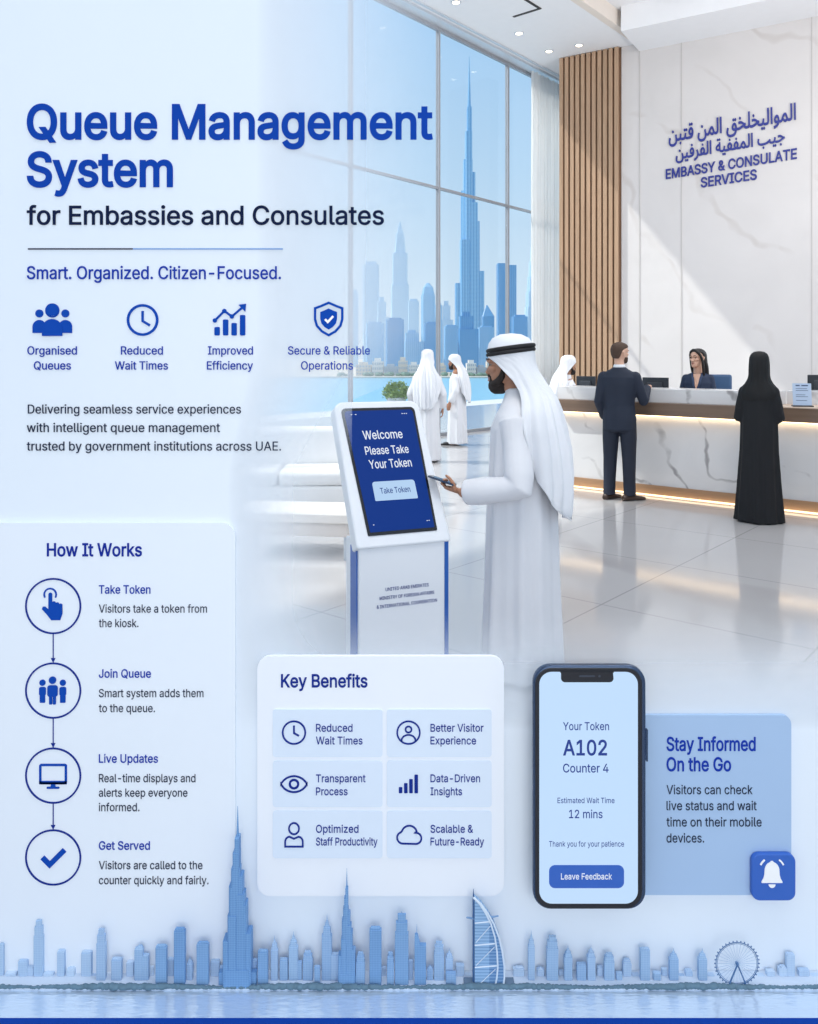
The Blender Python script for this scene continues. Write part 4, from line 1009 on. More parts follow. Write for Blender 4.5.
for A in AA: sleeve(A, (0.056, 0.048, 0.040))
remesh('blazer', bm, M_blz, p, 0.009, 2)
bm = B(); vv = [(-0.045, 0.058, 1.415), (0.045, 0.058, 1.415), (0.024, 0.121, 1.29), (0.0, 0.134, 1.22), (-0.024, 0.121, 1.29)]
f0 = [bm.verts.new(Vector(q)) for q in vv]; f1 = [bm.verts.new(Vector(q)+Vector((0, 0.006, 0.003))) for q in vv]; bm.faces.new(f0); bm.faces.new(f1)
for i in range(5): bm.faces.new((f0[i], f0[(i+1) % 5], f1[(i+1) % 5], f1[i]))
link('neckline', bm, M_skinl, p)
for s in (-1, 1):
    bm = B(); tube(bm, [(s*0.062, 0.03, 1.425), (s*0.05, 0.085, 1.37), (s*0.034, 0.122, 1.29), (0.0, 0.134, 1.20)], [0.012, 0.018, 0.018, 0.008], 8, 0.5); link('lapel', bm, mat('lapel_navy', (36, 56, 88), 0.6), p, True)
bm = B()
for s in (-1, 1): tube(bm, [(s*0.075, 0, 0.92), (s*0.09, 0.005, 0.5), (s*0.09, 0, 0.08)], [0.09, 0.07, 0.055], 14)
loft(bm, robe_rings(dense([(0.78, 0, 0, 0.155, 0.115, 0), (1.0, 0, 0, 0.14, 0.10, 0)]), FOLD)); remesh('trousers', bm, M_trou, p, 0.012, 2)
for s in (-1, 1): shoe(p, s*0.09, 0.02, 0, M_shoeb, 0.25)
c_ = pos(716.5, 380, 11.1); office_chair((c_.x, c_.y, 0), math.radians(155), 'blue-backed office chair beside the receptionist behind the counter', (52, 84, 122), 1.39, 0.36)

# --- woman in black abaya, back turned
p = person('person', 'woman in black abaya and headscarf standing back turned at the counter', 3.48, 8.15, math.radians(-32))
M = head_M((0, 0.012, 1.435), 0.0, 0.0, 0.0, 1.0)
bm = B(); add_head(bm, M, True); body_base(bm, M, 1.35, tw=0.8)
AA = [[(s*0.130, -0.02, 1.285), (s*0.178, -0.015, 1.03), (s*0.09, 0.20, 1.04)] for s in (-1, 1)]
for A in AA: tube(bm, A, [0.040, 0.034, 0.024], 12)
for s in (-1, 1): add_hand(bm, (s*0.084, 0.21, 1.04), (-s*0.6, 0.9, 0), (0, 0, -1), s, 0.4, s=0.9)
remesh('body', bm, M_skinl, p, 0.007, 1); face_parts(p, M, True)
bm = B(); ab = [(0.008, 0, 0.0, 0.222, 0.215, 0.06), (0.05, 0, 0.0, 0.218, 0.21, 0.06), (0.35, 0, 0, 0.196, 0.188, 0.05), (0.70, 0, 0, 0.176, 0.165, 0.035), (0.95, 0, 0, 0.172, 0.150, 0.018), (1.12, 0, 0, 0.170, 0.135, 0.01), (1.24, 0, -0.01, 0.178, 0.120, 0.0), (1.31, 0, -0.015, 0.158, 0.098, 0), (1.36, 0, -0.012, 0.09, 0.075, 0), (1.42, 0, -0.01, 0.06, 0.06, 0)]
loft(bm, robe_rings(dense(ab), FOLD))
for A in AA: sleeve(A, (0.062, 0.062, 0.058))
remesh('abaya', bm, M_aba, p, 0.010, 2)
hj = [(1.686, 0.0, 0.004, 0.005, PI, 0), (1.680, 0.0, 0.045, 0.055, PI, 0), (1.66, 0.0, 0.072, 0.09, PI, 0), (1.63, 0.0, 0.086, 0.108, PI, 0.004), (1.60, 0.0, 0.091, 0.114, PI, 0.006), (1.585, 0.0, 0.092, 0.116, 2.5, 0.008), (1.55, -0.002, 0.094, 0.117, 2.25, 0.012),
      (1.50, -0.005, 0.095, 0.116, 2.3, 0.018), (1.45, -0.008, 0.096, 0.112, 2.6, 0.022), (1.41, -0.01, 0.104, 0.108, 3.0, 0.024), (1.365, -0.012, 0.128, 0.112, 3.1, 0.02), (1.325, -0.014, 0.164, 0.116, 3.1, 0.014), (1.28, -0.012, 0.184, 0.128, 2.8, 0.012), (1.22, -0.010, 0.176, 0.126, 2.4, 0.010), (1.17, -0.008, 0.155, 0.110, 2.0, 0.008)]
headscarf('hijab', hj, p, M_hij, thick=0.003)
for s in (-1, 1): shoe(p, s*0.09, 0.08, 0, M_shoeb, 0.25)
# ------------------------------------------------------------------ added display wall; white haze fade put into its alpha, clear towards the lobby
def fade_material():
    m = bpy.data.materials.new('pale_haze_fade'); m.use_nodes = True; t = NT(m); t.n.clear()
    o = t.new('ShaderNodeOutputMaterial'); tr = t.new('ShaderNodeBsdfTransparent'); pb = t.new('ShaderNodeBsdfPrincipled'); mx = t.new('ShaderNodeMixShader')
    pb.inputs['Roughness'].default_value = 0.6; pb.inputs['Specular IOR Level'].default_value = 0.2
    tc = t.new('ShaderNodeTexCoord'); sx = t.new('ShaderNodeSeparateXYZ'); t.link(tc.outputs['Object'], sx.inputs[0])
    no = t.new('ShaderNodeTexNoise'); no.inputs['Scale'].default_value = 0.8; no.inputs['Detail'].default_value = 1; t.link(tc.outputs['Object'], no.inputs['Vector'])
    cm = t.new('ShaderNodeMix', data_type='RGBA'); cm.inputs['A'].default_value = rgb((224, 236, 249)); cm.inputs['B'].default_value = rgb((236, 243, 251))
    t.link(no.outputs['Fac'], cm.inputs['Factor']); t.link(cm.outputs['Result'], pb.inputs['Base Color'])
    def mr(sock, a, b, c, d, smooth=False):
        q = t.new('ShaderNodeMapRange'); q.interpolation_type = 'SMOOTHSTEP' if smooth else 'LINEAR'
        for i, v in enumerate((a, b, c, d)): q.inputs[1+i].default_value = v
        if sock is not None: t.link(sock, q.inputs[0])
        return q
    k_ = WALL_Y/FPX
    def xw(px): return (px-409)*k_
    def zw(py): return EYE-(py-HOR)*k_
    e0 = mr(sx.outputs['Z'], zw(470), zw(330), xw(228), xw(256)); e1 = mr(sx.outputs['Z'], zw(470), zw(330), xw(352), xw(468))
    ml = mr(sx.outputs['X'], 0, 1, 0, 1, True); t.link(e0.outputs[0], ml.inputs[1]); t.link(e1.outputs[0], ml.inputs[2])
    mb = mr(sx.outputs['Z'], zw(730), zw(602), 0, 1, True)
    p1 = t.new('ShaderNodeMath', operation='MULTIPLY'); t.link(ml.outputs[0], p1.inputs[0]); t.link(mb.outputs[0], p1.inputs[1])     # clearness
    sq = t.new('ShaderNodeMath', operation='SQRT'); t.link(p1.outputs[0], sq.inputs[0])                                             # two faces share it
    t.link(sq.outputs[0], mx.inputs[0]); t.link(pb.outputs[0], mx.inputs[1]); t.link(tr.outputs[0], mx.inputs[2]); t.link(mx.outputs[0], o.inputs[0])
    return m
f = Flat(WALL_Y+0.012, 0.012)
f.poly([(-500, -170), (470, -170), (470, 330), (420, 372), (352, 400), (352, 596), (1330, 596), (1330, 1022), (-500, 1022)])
dw = f.build('fade_screen', fade_material()); struct(dw)
Y0 = WALL_Y-0.0005
M_ttl = mat('title_blue', (14, 66, 166), 0.8, var=0.02, spec=0.1); M_nvy = mat('text_navy', (20, 32, 64), 0.8, var=0.02, spec=0.1); M_txt = mat('text_slate', (40, 50, 74), 0.8, var=0.02, spec=0.1)
M_blu = mat('text_blue', (30, 60, 164), 0.8, var=0.02, spec=0.1); M_ico = mat('icon_blue', (16, 72, 172), 0.8, var=0.02, spec=0.1); M_pale = mat('panel_white', (234, 242, 252), 0.5, var=0.012); M_tile = mat('tile_pale', (221, 234, 250), 0.5, var=0.012)
M_line = mat('icon_line', (28, 50, 138), 0.8, spec=0.1); M_lite = mat('rule_light', (120, 160, 215), 0.5); M_wht = mat('raised_white', (248, 250, 253), 0.5)

def sign(name, lines, m, label, cat='lettering', bold=0.012, Y=Y0): return tag(lettering(name, lines, Y, m, None, 0.0016, bold), label, cat)
sign('title_lettering', [('Queue Management', 27, 433, 138.5, 46, 0.028), ('System', 27, 173, 186, 46, 0.028)], M_ttl, 'large royal blue raised title reading Queue Management System')
sign('subtitle_lettering', [('for Embassies and Consulates', 27, 384, 224.5, 25.5, 0.016)], M_nvy, 'dark navy raised subtitle reading for Embassies and Consulates')
f = Flat(Y0, 0.0012); f.poly([(28, 248.3), (133, 248.3), (133, 249.6), (28, 249.6)]); rl = f.build('divider_rule', M_nvy); tag(rl, 'thin horizontal blue rule below the subtitle, dark then light', 'rule')
f = Flat(Y0, 0.0012); f.poly([(133, 248.3), (283, 248.3), (283, 249.6), (133, 249.6)]); f.build('light_half', M_lite, rl)['label'] = 'light blue half of rule'
sign('tagline_lettering', [('Smart. Organized. Citizen-Focused.', 27, 281, 279, 17.5, 0.012)], M_blu, 'blue raised tagline reading Smart. Organized. Citizen-Focused.')
sign('paragraph_lettering', [('Delivering seamless service experiences', 28, 241, 413.5, 13.2, 0.004), ('with intelligent queue management', 27, 220, 432, 13.2, 0.004), ('trusted by government institutions across UAE.', 27, 281, 450.5, 13.2, 0.004)], M_txt, 'three-line dark slate raised paragraph that starts with Delivering seamless service')

def bust(f, cx, cy, r, bw, bt, bb, lift=0.0):
    f.disk(cx, cy, r, lift=lift); q = min(bw, bb-bt)
    f.poly(arc(cx, bt+q, bw, 180, 360, 16, q)+[(cx+bw, bb), (cx-bw, bb)], lift=lift)
def feature(name, cap, label):
    t = thing(name, label, 'feature sign', pos(cap[0][1], cap[0][3], WALL_Y), 0, 'feature signs under the tagline')
    return t
def under(t, o): o.parent = t; o.matrix_parent_inverse = t.matrix_basis.inverted(); return o
GF = 'feature signs under the tagline'
def feat(name, label, cap, draw, cx):
    t = thing(name, label, 'sign', pos(cx, 330, WALL_Y), 0, GF)
    f = Flat(Y0, 0.0016); draw(f); under(t, f.build('icon', M_ico))
    under(t, lettering('caption', cap, Y0, M_blu, None, 0.0014, 0.010))
def d_people(f):
    bust(f, 39.5, 313.5, 4.0, 6.8, 320, 333); bust(f, 65.5, 313.5, 4.0, 6.8, 320, 333); f.ring(52.5, 310.5, 6.4, 1.4, lift=0.0004); bust(f, 52.5, 310.0, 6.0, 10.2, 319, 336, 0.0008)
feat('queue_feature', 'blue emblem of three busts captioned Organised Queues', [('Organised', 27.5, 77, 354.5, 12), ('Queues', 34, 71, 369.5, 12)], d_people, 52)
def d_clock(f): f.ring(142.7, 320, 14.6, 2.6); f.strip([(142.7, 311), (142.7, 321), (150, 325.5)], 2.4)
feat('clock_feature', 'blue round clock emblem captioned Reduced Wait Times beside the bust emblem', [('Reduced', 121, 163, 354.5, 12), ('Wait Times', 115, 168, 369.5, 12)], d_clock, 142)
def d_chart(f):
    for x, y in ((214.5, 327), (223, 319.5), (231.5, 323), (240, 315)): f.rrect(x-0, y, x+5.4, 335.5, 1.2)
    f.strip([(215, 320.5), (224.5, 311), (232, 316.5), (243, 307)], 2.2, lift=0.0003); f.poly([(238.5, 304.8), (246.2, 303.8), (245.4, 311.8)], lift=0.0004)
    for x, y in ((215, 320.5), (224.5, 311), (232, 316.5)): f.disk(x, y, 2.2, lift=0.0005)
feat('chart_feature', 'blue rising bar chart emblem with arrow captioned Improved Efficiency', [('Improved', 208, 253, 354.5, 12), ('Efficiency', 207, 253, 369.5, 12)], d_chart, 230)
def shield(cx, cy, w, h):
    P = [(cx, cy-h), (cx+w*0.55, cy-h*0.80), (cx+w, cy-h*0.66), (cx+w, cy+h*0.02), (cx+w*0.86, cy+h*0.42), (cx+w*0.5, cy+h*0.76), (cx, cy+h), (cx-w*0.5, cy+h*0.76), (cx-w*0.86, cy+h*0.42), (cx-w, cy+h*0.02), (cx-w, cy-h*0.66), (cx-w*0.55, cy-h*0.80)]
    return P
def d_shield(f): f.strip(shield(328.7, 319, 13.6, 16.2), 2.4, True); f.poly(shield(328.7, 319, 8.4, 10.6))
t = None
feat('shield_feature', 'blue shield emblem with tick captioned Secure & Reliable Operations', [('Secure & Reliable', 288, 370, 354.5, 12), ('Operations', 301, 353, 369.5, 12)], d_shield, 329)
f = Flat(Y0-0.0016, 0.0006); f.strip([(325, 319.2), (327.8, 322), (333.2, 316.2)], 2.2); under(bpy.data.objects['shield_feature'], f.build('tick', M_wht))

# how-it-works board
hb = thing('steps_board', 'large pale board at the left headed How It Works with four ringed steps', 'board', pos(100, 750, WALL_Y))
YB = WALL_Y-0.010
f = Flat(Y0, 0.0095); f.poly(rr(-60, 522, 236, 972, 14)); under(hb, f.build('board', M_pale))
under(hb, lettering('heading', [('How It Works', 47, 142, 556, 17.5)], YB, mat('heading_blue', (26, 48, 148), 0.8, spec=0.1), None, 0.0014, 0.022))
def hand_icon(f):
    f.strip(arc(50.3, 594.5, 6.0, 150, 390, 16), 1.6)
    f.poly(rr(48.6, 592.5, 52.4, 611, 1.9, 4)); f.poly(rr(52.0, 601.2, 55.9, 611, 1.7, 4)); f.poly(rr(55.5, 602.2, 59.3, 612, 1.7, 4)); f.poly(rr(58.9, 603.4, 62.6, 613, 1.7, 4))
    f.poly([(48.6, 607), (62.6, 607), (62.6, 613.5), (60.5, 620), (51.5, 620), (47.0, 614.2), (42.2, 609.0), (43.0, 606.6), (45.2, 606.4), (48.6, 609.2)], lift=0.0001)
def trio_icon(f):
    for x, y, k_ in ((42.6, 682.6, 0.82), (63.0, 682.6, 0.82)):
        f.disk(x, y, 3.1); f.poly(rr(x-3.4, y+4.2, x+3.4, y+13, 2)); f.poly(rr(x-2.7, y+12, x+2.7, y+20, 0.8))
    f.disk(52.8, 680, 3.7, lift=0.0003); f.poly(rr(47.6, 685, 58.0, 696.5, 2.6), lift=0.0003); f.poly(rr(49.4, 694, 52.5, 704.2, 0.8), lift=0.0003); f.poly(rr(53.1, 694, 56.2, 704.2, 0.8), lift=0.0003)
def screen_icon(f):
    f.strip(rr(40.4, 764.8, 66, 783, 1.2, 3), 2.3, True); f.poly([(39.4, 780.8), (67, 780.8), (67, 784), (39.4, 784)]); f.poly([(51.3, 784), (55.1, 784), (56, 787.4), (50.4, 787.4)]); f.poly(rr(46.8, 786.6, 59.6, 788.6, 0.8, 3))
def tick_icon(f): f.strip([(42.5, 857.2), (49.8, 864.6), (64.6, 849.8)], 5.2)
steps = [(606, hand_icon, [('Take Token', 99, 150.5, 593.5)], [('Visitors take a token from', 99, 207, 612.5), ('the kiosk.', 99, 138.5, 627)]),
         (690.5, trio_icon, [('Join Queue', 99, 151, 677.5)], [('Smart system adds them', 99, 203.5, 697), ('to the queue.', 99, 155, 712)]),
         (775.5, screen_icon, [('Live Updates', 99, 158, 762.5)], [('Real-time displays and', 99, 195.5, 782), ('alerts keep everyone', 99, 187.5, 796.5), ('informed.', 99, 139.5, 811)]),
         (857.3, tick_icon, [('Get Served', 99, 150, 849.5)], [('Visitors are called to the', 99, 202.5, 869), ('counter quickly and fairly.', 99, 208.5, 884)])]
for i, (cy, ic, ti, de) in enumerate(steps):
    f = Flat(YB, 0.0015); f.ring(53.3, cy, 27.2, 1.7, n=64); rg_ = under(hb, f.build('step_ring', M_line))
    f = Flat(YB, 0.0016); ic(f); o = f.build('step_icon', M_ico); o.parent = rg_; o.matrix_parent_inverse = (hb.matrix_basis @ rg_.matrix_parent_inverse).inverted()
    under(hb, lettering('step_title', [a+(12.2,) for a in ti], YB, M_blu, None, 0.0014, 0.010)); under(hb, lettering('step_text', [a+(11.8,) for a in de], YB, M_txt, None, 0.0012, 0.003))
    if i < 3:
        ny = steps[i+1][0]-28; f = Flat(YB, 0.0012); f.poly([(52.8, cy+28), (53.8, cy+28), (53.8, ny), (52.8, ny)]); f.poly([(51.0, ny-4.5), (55.6, ny-4.5), (53.3, ny+0.2)], lift=0.0001); under(hb, f.build('arrow', M_line))

# key-benefits board
kbd = thing('benefits_board', 'white rounded board headed Key Benefits with six small tiles', 'board', pos(380, 770, WALL_Y))
YK = WALL_Y-0.012
f = Flat(Y0, 0.0115); f.poly(rr(258, 654.5, 503.5, 893, 13)); under(kbd, f.build('board', mat('board_white', (239, 244, 252), 0.5, var=0.01)))
under(kbd, lettering('heading', [('Key Benefits', 281, 367.5, 687, 17.5)], YK, M_line, None, 0.0014, 0.022))
def k_clock(f): f.ring(294, 732.5, 11.3, 1.7); f.strip([(294, 725.5), (294, 733), (299, 735.8)], 1.8)
def k_visitor(f): f.ring(408.5, 732.5, 11.3, 1.6); f.ring(408.5, 729.4, 3.0, 1.6); f.strip([(401.6, 741), (401.8, 738.6)]+arc(408.5, 739.2, 6.4, 195, 345, 10, 4.4)+[(415.2, 738.6), (415.4, 741)], 1.6)
def k_eye(f): f.strip(arc(294, 790.5, 14.5, 205, 335, 14, 14.5)+arc(294, 777.5, 14.5, 25, 155, 14, 14.5), 1.8, True); f.ring(294, 784, 4.2, 2.2)
def k_bars(f):
    for i, h in enumerate((6, 10, 14, 18.5)): f.rrect(398.8+i*5.2, 793-h, 402.4+i*5.2, 793, 0.8)
def k_person(f): f.ring(294, 828.5, 5.0, 1.7, 5.6); f.strip([(285.2, 846.5), (285.2, 842)]+arc(290.2, 841.5, 5.0, 180, 260, 6)+[(294, 838.6)]+arc(297.8, 841.5, 5.0, 280, 360, 6)+[(302.8, 842), (302.8, 846.5)], 1.7, True)
def k_cloud(f): f.strip(arc(403.0, 837.6, 5.9, 90, 250, 10)+arc(409.3, 833.2, 7.6, 200, 345, 14)+arc(415.8, 838.2, 5.6, 265, 450, 12), 1.7, True)
for (x0, x1, y0, y1), ic, cap in (((273, 382.5, 709, 756.5), k_clock, [('Reduced', 316, 352.5, 731.5), ('Wait Times', 316, 362.5, 744.2)]), ((387, 491.5, 709, 756.5), k_visitor, [('Better Visitor', 430.5, 483.5, 731.5), ('Experience', 430.5, 476, 744.2)]),
                                  ((273, 382.5, 760.5, 806.5), k_eye, [('Transparent', 316, 365.5, 782), ('Process', 316, 347.5, 795)]), ((387, 491.5, 760.5, 806.5), k_bars, [('Data-Driven', 430.5, 480, 782), ('Insights', 430.5, 462, 795)]),
                                  ((273, 382.5, 810.5, 857.5), k_person, [('Optimized', 316, 358.5, 832.5), ('Staff Productivity', 316, 377.5, 845.2)]), ((387, 491.5, 810.5, 857.5), k_cloud, [('Scalable &', 430.5, 473, 832.5), ('Future-Ready', 430.5, 484, 845.2)])):
    f = Flat(YK, 0.003); f.poly(rr(x0, y0, x1, y1, 3)); tl = under(kbd, f.build('tile', M_tile)); inv = (kbd.matrix_basis @ tl.matrix_parent_inverse).inverted()
    f = Flat(YK-0.003, 0.0014); ic(f); o = f.build('icon', M_line); o.parent = tl; o.matrix_parent_inverse = inv
    o = lettering('caption', [c+(11.2,) for c in cap], YK-0.003, M_line, None, 0.0012, 0.006); o.parent = tl; o.matrix_parent_inverse = inv

# stay-informed card, bell tile, large phone
cardt = thing('information_card', 'mid-blue rounded card headed Stay Informed On the Go behind the large phone', 'card', pos(710, 800, WALL_Y))
f = Flat(Y0, 0.0095); f.poly(rr(600, 713.5, 789.5, 892.5, 9)); under(cardt, f.build('board', mat('card_mid_blue', (166, 194, 228), 0.5, var=0.02)))
under(cardt, lettering('heading', [('Stay Informed', 666.5, 755.5, 750.5, 18.5), ('On the Go', 666.5, 731, 770.8, 18.5)], YB, M_blu, None, 0.0014, 0.02))
under(cardt, lettering('card_text', [('Visitors can check', 666.5, 752.5, 794, 13.2), ('live status and wait', 666.5, 756.5, 810, 13.2), ('time on their mobile', 666.5, 761.5, 826.3, 13.2), ('devices.', 666.5, 704, 842.3, 13.2)], YB, M_txt, None, 0.0012, 0.003))
bl = thing('bell_tile', 'royal blue rounded tile with white bell on the corner of the card', 'tile', pos(772, 874, WALL_Y))
f = Flat(YB-0.0005, 0.014); f.poly(rr(749.6, 850.8, 793.2, 897.2, 8)); o = f.build('tile', mat('bell_blue', (46, 98, 190), 0.4)); under(bl, o)
q = o.modifiers.new('b', 'BEVEL'); q.width = 0.003; q.segments = 3
f = Flat(YB-0.0147, 0.0016)
f.poly(arc(771.8, 870.2, 7.4, 180, 360, 14, 8.4)+[(779.4, 874.5), (780.4, 878.2), (782.2, 881.2), (782.2, 882.6), (761.4, 882.6), (761.4, 881.2), (763.2, 878.2), (764.2, 874.5)])
f.disk(771.8, 862.2, 1.6, lift=0.0001); f.poly(arc(771.8, 884.2, 3.4, 0, 180, 10)); f.strip(arc(771.8, 870, 12.6, 205, 235, 6), 1.6); f.strip(arc(771.8, 870, 12.6, 305, 335, 6), 1.6)
under(bl, f.build('bell', M_wht))

ph = thing('smartphone', 'large upright smartphone with dark rim showing token A102', 'phone', pos(590, 910, WALL_Y))
YP = 1.94
def pr(x0, y0, x1, y1, r, Y, th): 
    f = Flat(Y, th or 0.022); f.poly(rr(x0, y0, x1, y1, r, 8), lift=0.0 if th else -0.022); return f
o = under(ph, pr(533.2, 666, 646.2, 910, 18, YP, 0.0).build('frame', mat('phone_frame', (62, 80, 108), 0.25, 0.7)))
q = o.modifiers.new('b', 'BEVEL'); q.width = 0.006; q.segments = 3; q.limit_method = 'ANGLE'
o = under(ph, pr(535.0, 667.6, 642.0, 908.0, 16.5, YP, 0.003).build('bezel', mat('phone_bezel', (12, 17, 30), 0.4)))
q = o.modifiers.new('b', 'BEVEL'); q.width = 0.0015; q.segments = 2; q.limit_method = 'ANGLE'
M_ps = mat('phone_display', (60, 80, 100), 0.35, emit=(192, 218, 246), estr=0.92, var=0.03, scale=2)
f = Flat(YP-0.004, 0.0006); f.poly(rr(539.3, 671.8, 637.8, 903.5, 12.5, 8)); ps = under(ph, f.build('screen', M_ps))
inv = (ph.matrix_basis @ ps.matrix_parent_inverse).inverted()
f = Flat(YP-0.0046, 0.0006); f.poly([(559.5, 671.4), (614.5, 671.4), (613, 673)]+arc(609.5, 678.2, 4, 0, 90, 5)+arc(565, 678.2, 4, 90, 180, 5)+[(561, 673)]); under(ph, f.build('notch', mat('phone_bezel', (0, 0, 0))))
f = Flat(YP-0.0052, 0.0004); f.rrect(579, 675.3, 595, 677, 0.8); f.disk(599.5, 676.2, 1.2); under(ph, f.build('speaker', mat('speaker_grey', (52, 60, 76), 0.4)))
for x0, x1, y0, y1 in ((645.2, 647.0, 728, 760), (533.0, 534.6, 715, 727), (533.0, 534.6, 738, 758)):
    f = Flat(YP+0.015, 0.008); f.rrect(x0, y0, x1, y1, 0.7); under(ph, f.build('side_button', mat('phone_frame', (0, 0, 0))))
def ptext(name, L, m, bold): o = lettering(name, L, YP-0.0046, m, None, 0.0006, bold); o.parent = ps; o.matrix_parent_inverse = inv; return o
M_pt = mat('phone_navy', (22, 56, 140), 0.5)
for nm, L in (('token_caption', ('Your Token', 563, 609, 730, 11.5, 0.008)), ('token_number', ('A102', 563, 607, 755, 20.5, 0.022)), ('counter_number', ('Counter 4', 563, 608.5, 772.3, 12.5, 0.010))): ptext(nm, [L], M_pt, 0.01)
for nm, L in (('wait_caption', ('Estimated Wait Time', 557.5, 614.5, 803, 7.8, 0.004)), ('wait_time', ('12 mins', 569, 602.5, 818, 12, 0.008)), ('thanks_text', ('Thank you for your patience', 549, 624, 846.5, 8.0, 0.002))): ptext(nm, [L], M_pt, 0.005)
f = Flat(YP-0.0046, 0.0008); f.poly(rr(549, 865, 624, 888, 6)); o = f.build('feedback_button', mat('bell_blue', (0, 0, 0))); o.parent = ps; o.matrix_parent_inverse = inv
o = lettering('feedback_text', [('Leave Feedback', 561, 612, 879.3, 8.8, 0.006)], YP-0.0054, M_wht, None, 0.0006, 0.006); o.parent = ps; o.matrix_parent_inverse = inv
f = Flat(WALL_Y, 0.0375); f.poly(rr(560, 760, 597, 830, 4)); under(ph, f.build('wall_mount', M_alu))

# ------------------------------------------------------------------ model skyline on its basin at the foot of the display wall
HW = 0.132
def Xp(px, Y): return (px-409)*Y/FPX
def Zp(py, Y): return EYE-(py-HOR)*Y/FPX
bas = thing('model_basin', 'long low water basin with a dark blue rim carrying the model skyline', 'basin', (0, 1.93, 0))
bm = B(); box(bm, -1.75, 1.75, 1.86, 1.999, 0.0, HW-0.012); under(bas, link('plinth', bm, M_ttl))
bm = B(); box(bm, -1.75, 1.75, 1.842, 1.8585, 0.0, HW+0.0005, bev=0.001); under(bas, link('rim', bm, mat('rim_blue', (8, 58, 150), 0.8, spec=0.1)))
bm = B(); box(bm, -1.75, 1.75, 1.8585, 1.9405, HW-0.012, HW-0.001); under(bas, link('water', bm, water_material('basin_water', (206, 224, 244), 0.06, 0.10, 60.0, (0.5, 2.2, 1), 0.55)))
bm = B(); box(bm, -1.75, 1.75, 1.9405, 1.999, HW-0.012, HW+0.003); under(bas, link('bank', bm, mat('bank_blue', (196, 212, 232), 0.8)))
rng = random.Random(11); bm = B(); x = -1.12
while x < 1.15:
    s = 0.0055*(0.6+0.9*abs(math.sin(x*7))*rng.uniform(0.6, 1.1)); ball(bm, (x, 1.9425+rng.uniform(-0.0008, 0.003), HW+0.003+s*0.4), s*rng.uniform(1.1, 1.9), s, s*0.9, 7, 5); x += s*rng.uniform(0.9, 1.6)
o = link('shoreline_trees', bm, mat('model_trees', (92, 122, 142), 0.9, var=0.3, scale=60), None, True); tag(o, 'continuous strip of tiny blue-green trees along the model waterfront', 'trees', None, 'stuff')
def lerp3(a, b, t_): return tuple(x+(y-x)*t_ for x, y in zip(a, b))
ZB = HW+0.0032
TOW = []
def model_tower(x0, x1, yt, sh, kind):
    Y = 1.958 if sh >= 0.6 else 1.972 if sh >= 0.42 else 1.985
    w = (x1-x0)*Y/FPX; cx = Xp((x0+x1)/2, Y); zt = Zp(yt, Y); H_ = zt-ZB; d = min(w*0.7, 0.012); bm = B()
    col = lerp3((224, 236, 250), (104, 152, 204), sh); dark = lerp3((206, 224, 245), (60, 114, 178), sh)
    if kind == 'needle':
        needle(bm, 0, 0, w, 0, H_*1.0, NEEDLE, 0.0008); spire(bm, -0.01*w, 0, w*0.055, H_*0.80, H_); prism(bm, 0, 0, w*(1.35 if yt < 840 else 1.05), 0.014, 0, H_*0.07)
    elif kind == 'spire':
        prism(bm, 0, 0, w, d, 0, H_*0.68); prism(bm, 0, 0, w*0.84, d*0.84, H_*0.68, H_*0.80, 0.2, 0.8); prism(bm, 0, 0, w*0.5, d*0.5, H_*0.80, H_*0.90, 0.2, 0.4); spire(bm, 0, 0, w*0.07, H_*0.88, H_)
    elif kind == 'crown':
        prism(bm, 0, 0, w, d, 0, H_*0.70); prism(bm, 0, 0, w*0.85, d*0.85, H_*0.70, H_*0.86); prism(bm, 0, 0, w*0.6, d*0.6, H_*0.86, H_*0.96); spire(bm, 0, 0, w*0.06, H_*0.95, H_)
    elif kind == 'round':
        prism(bm, -w*0.2, 0, w*0.6, d, 0, H_*0.9); prism(bm, -w*0.2, 0, w*0.6, d, H_*0.9, H_, 0.2, 0.35, w*0.1); prism(bm, w*0.25, 0, w*0.5, d*0.9, 0, H_*0.72)
    elif kind == 'slant':
        prism(bm, 0, 0, w, d, 0, H_*0.66); prism(bm, -w*0.25, 0, w*0.5, d, H_*0.66, H_*0.84, 0.1, 0.5, -w*0.1); spire(bm, -w*0.3, 0, w*0.06, H_*0.7, H_)
    elif kind == 'step':
        prism(bm, 0, 0, w, d, 0, H_*0.80); prism(bm, w*0.08, 0, w*0.62, d*0.8, H_*0.80, H_*0.93); spire(bm, w*0.05, 0, w*0.07, H_*0.9, H_)
    else:
        prism(bm, 0, 0, w, d, 0, H_*0.965); prism(bm, 0, 0, w*0.78, d*0.78, H_*0.965, H_)
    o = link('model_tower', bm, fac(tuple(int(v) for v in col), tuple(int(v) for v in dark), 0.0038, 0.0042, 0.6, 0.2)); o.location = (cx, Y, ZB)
    TOW.append([(x0+x1)/2, x1-x0, yt, sh, kind, o]); return o
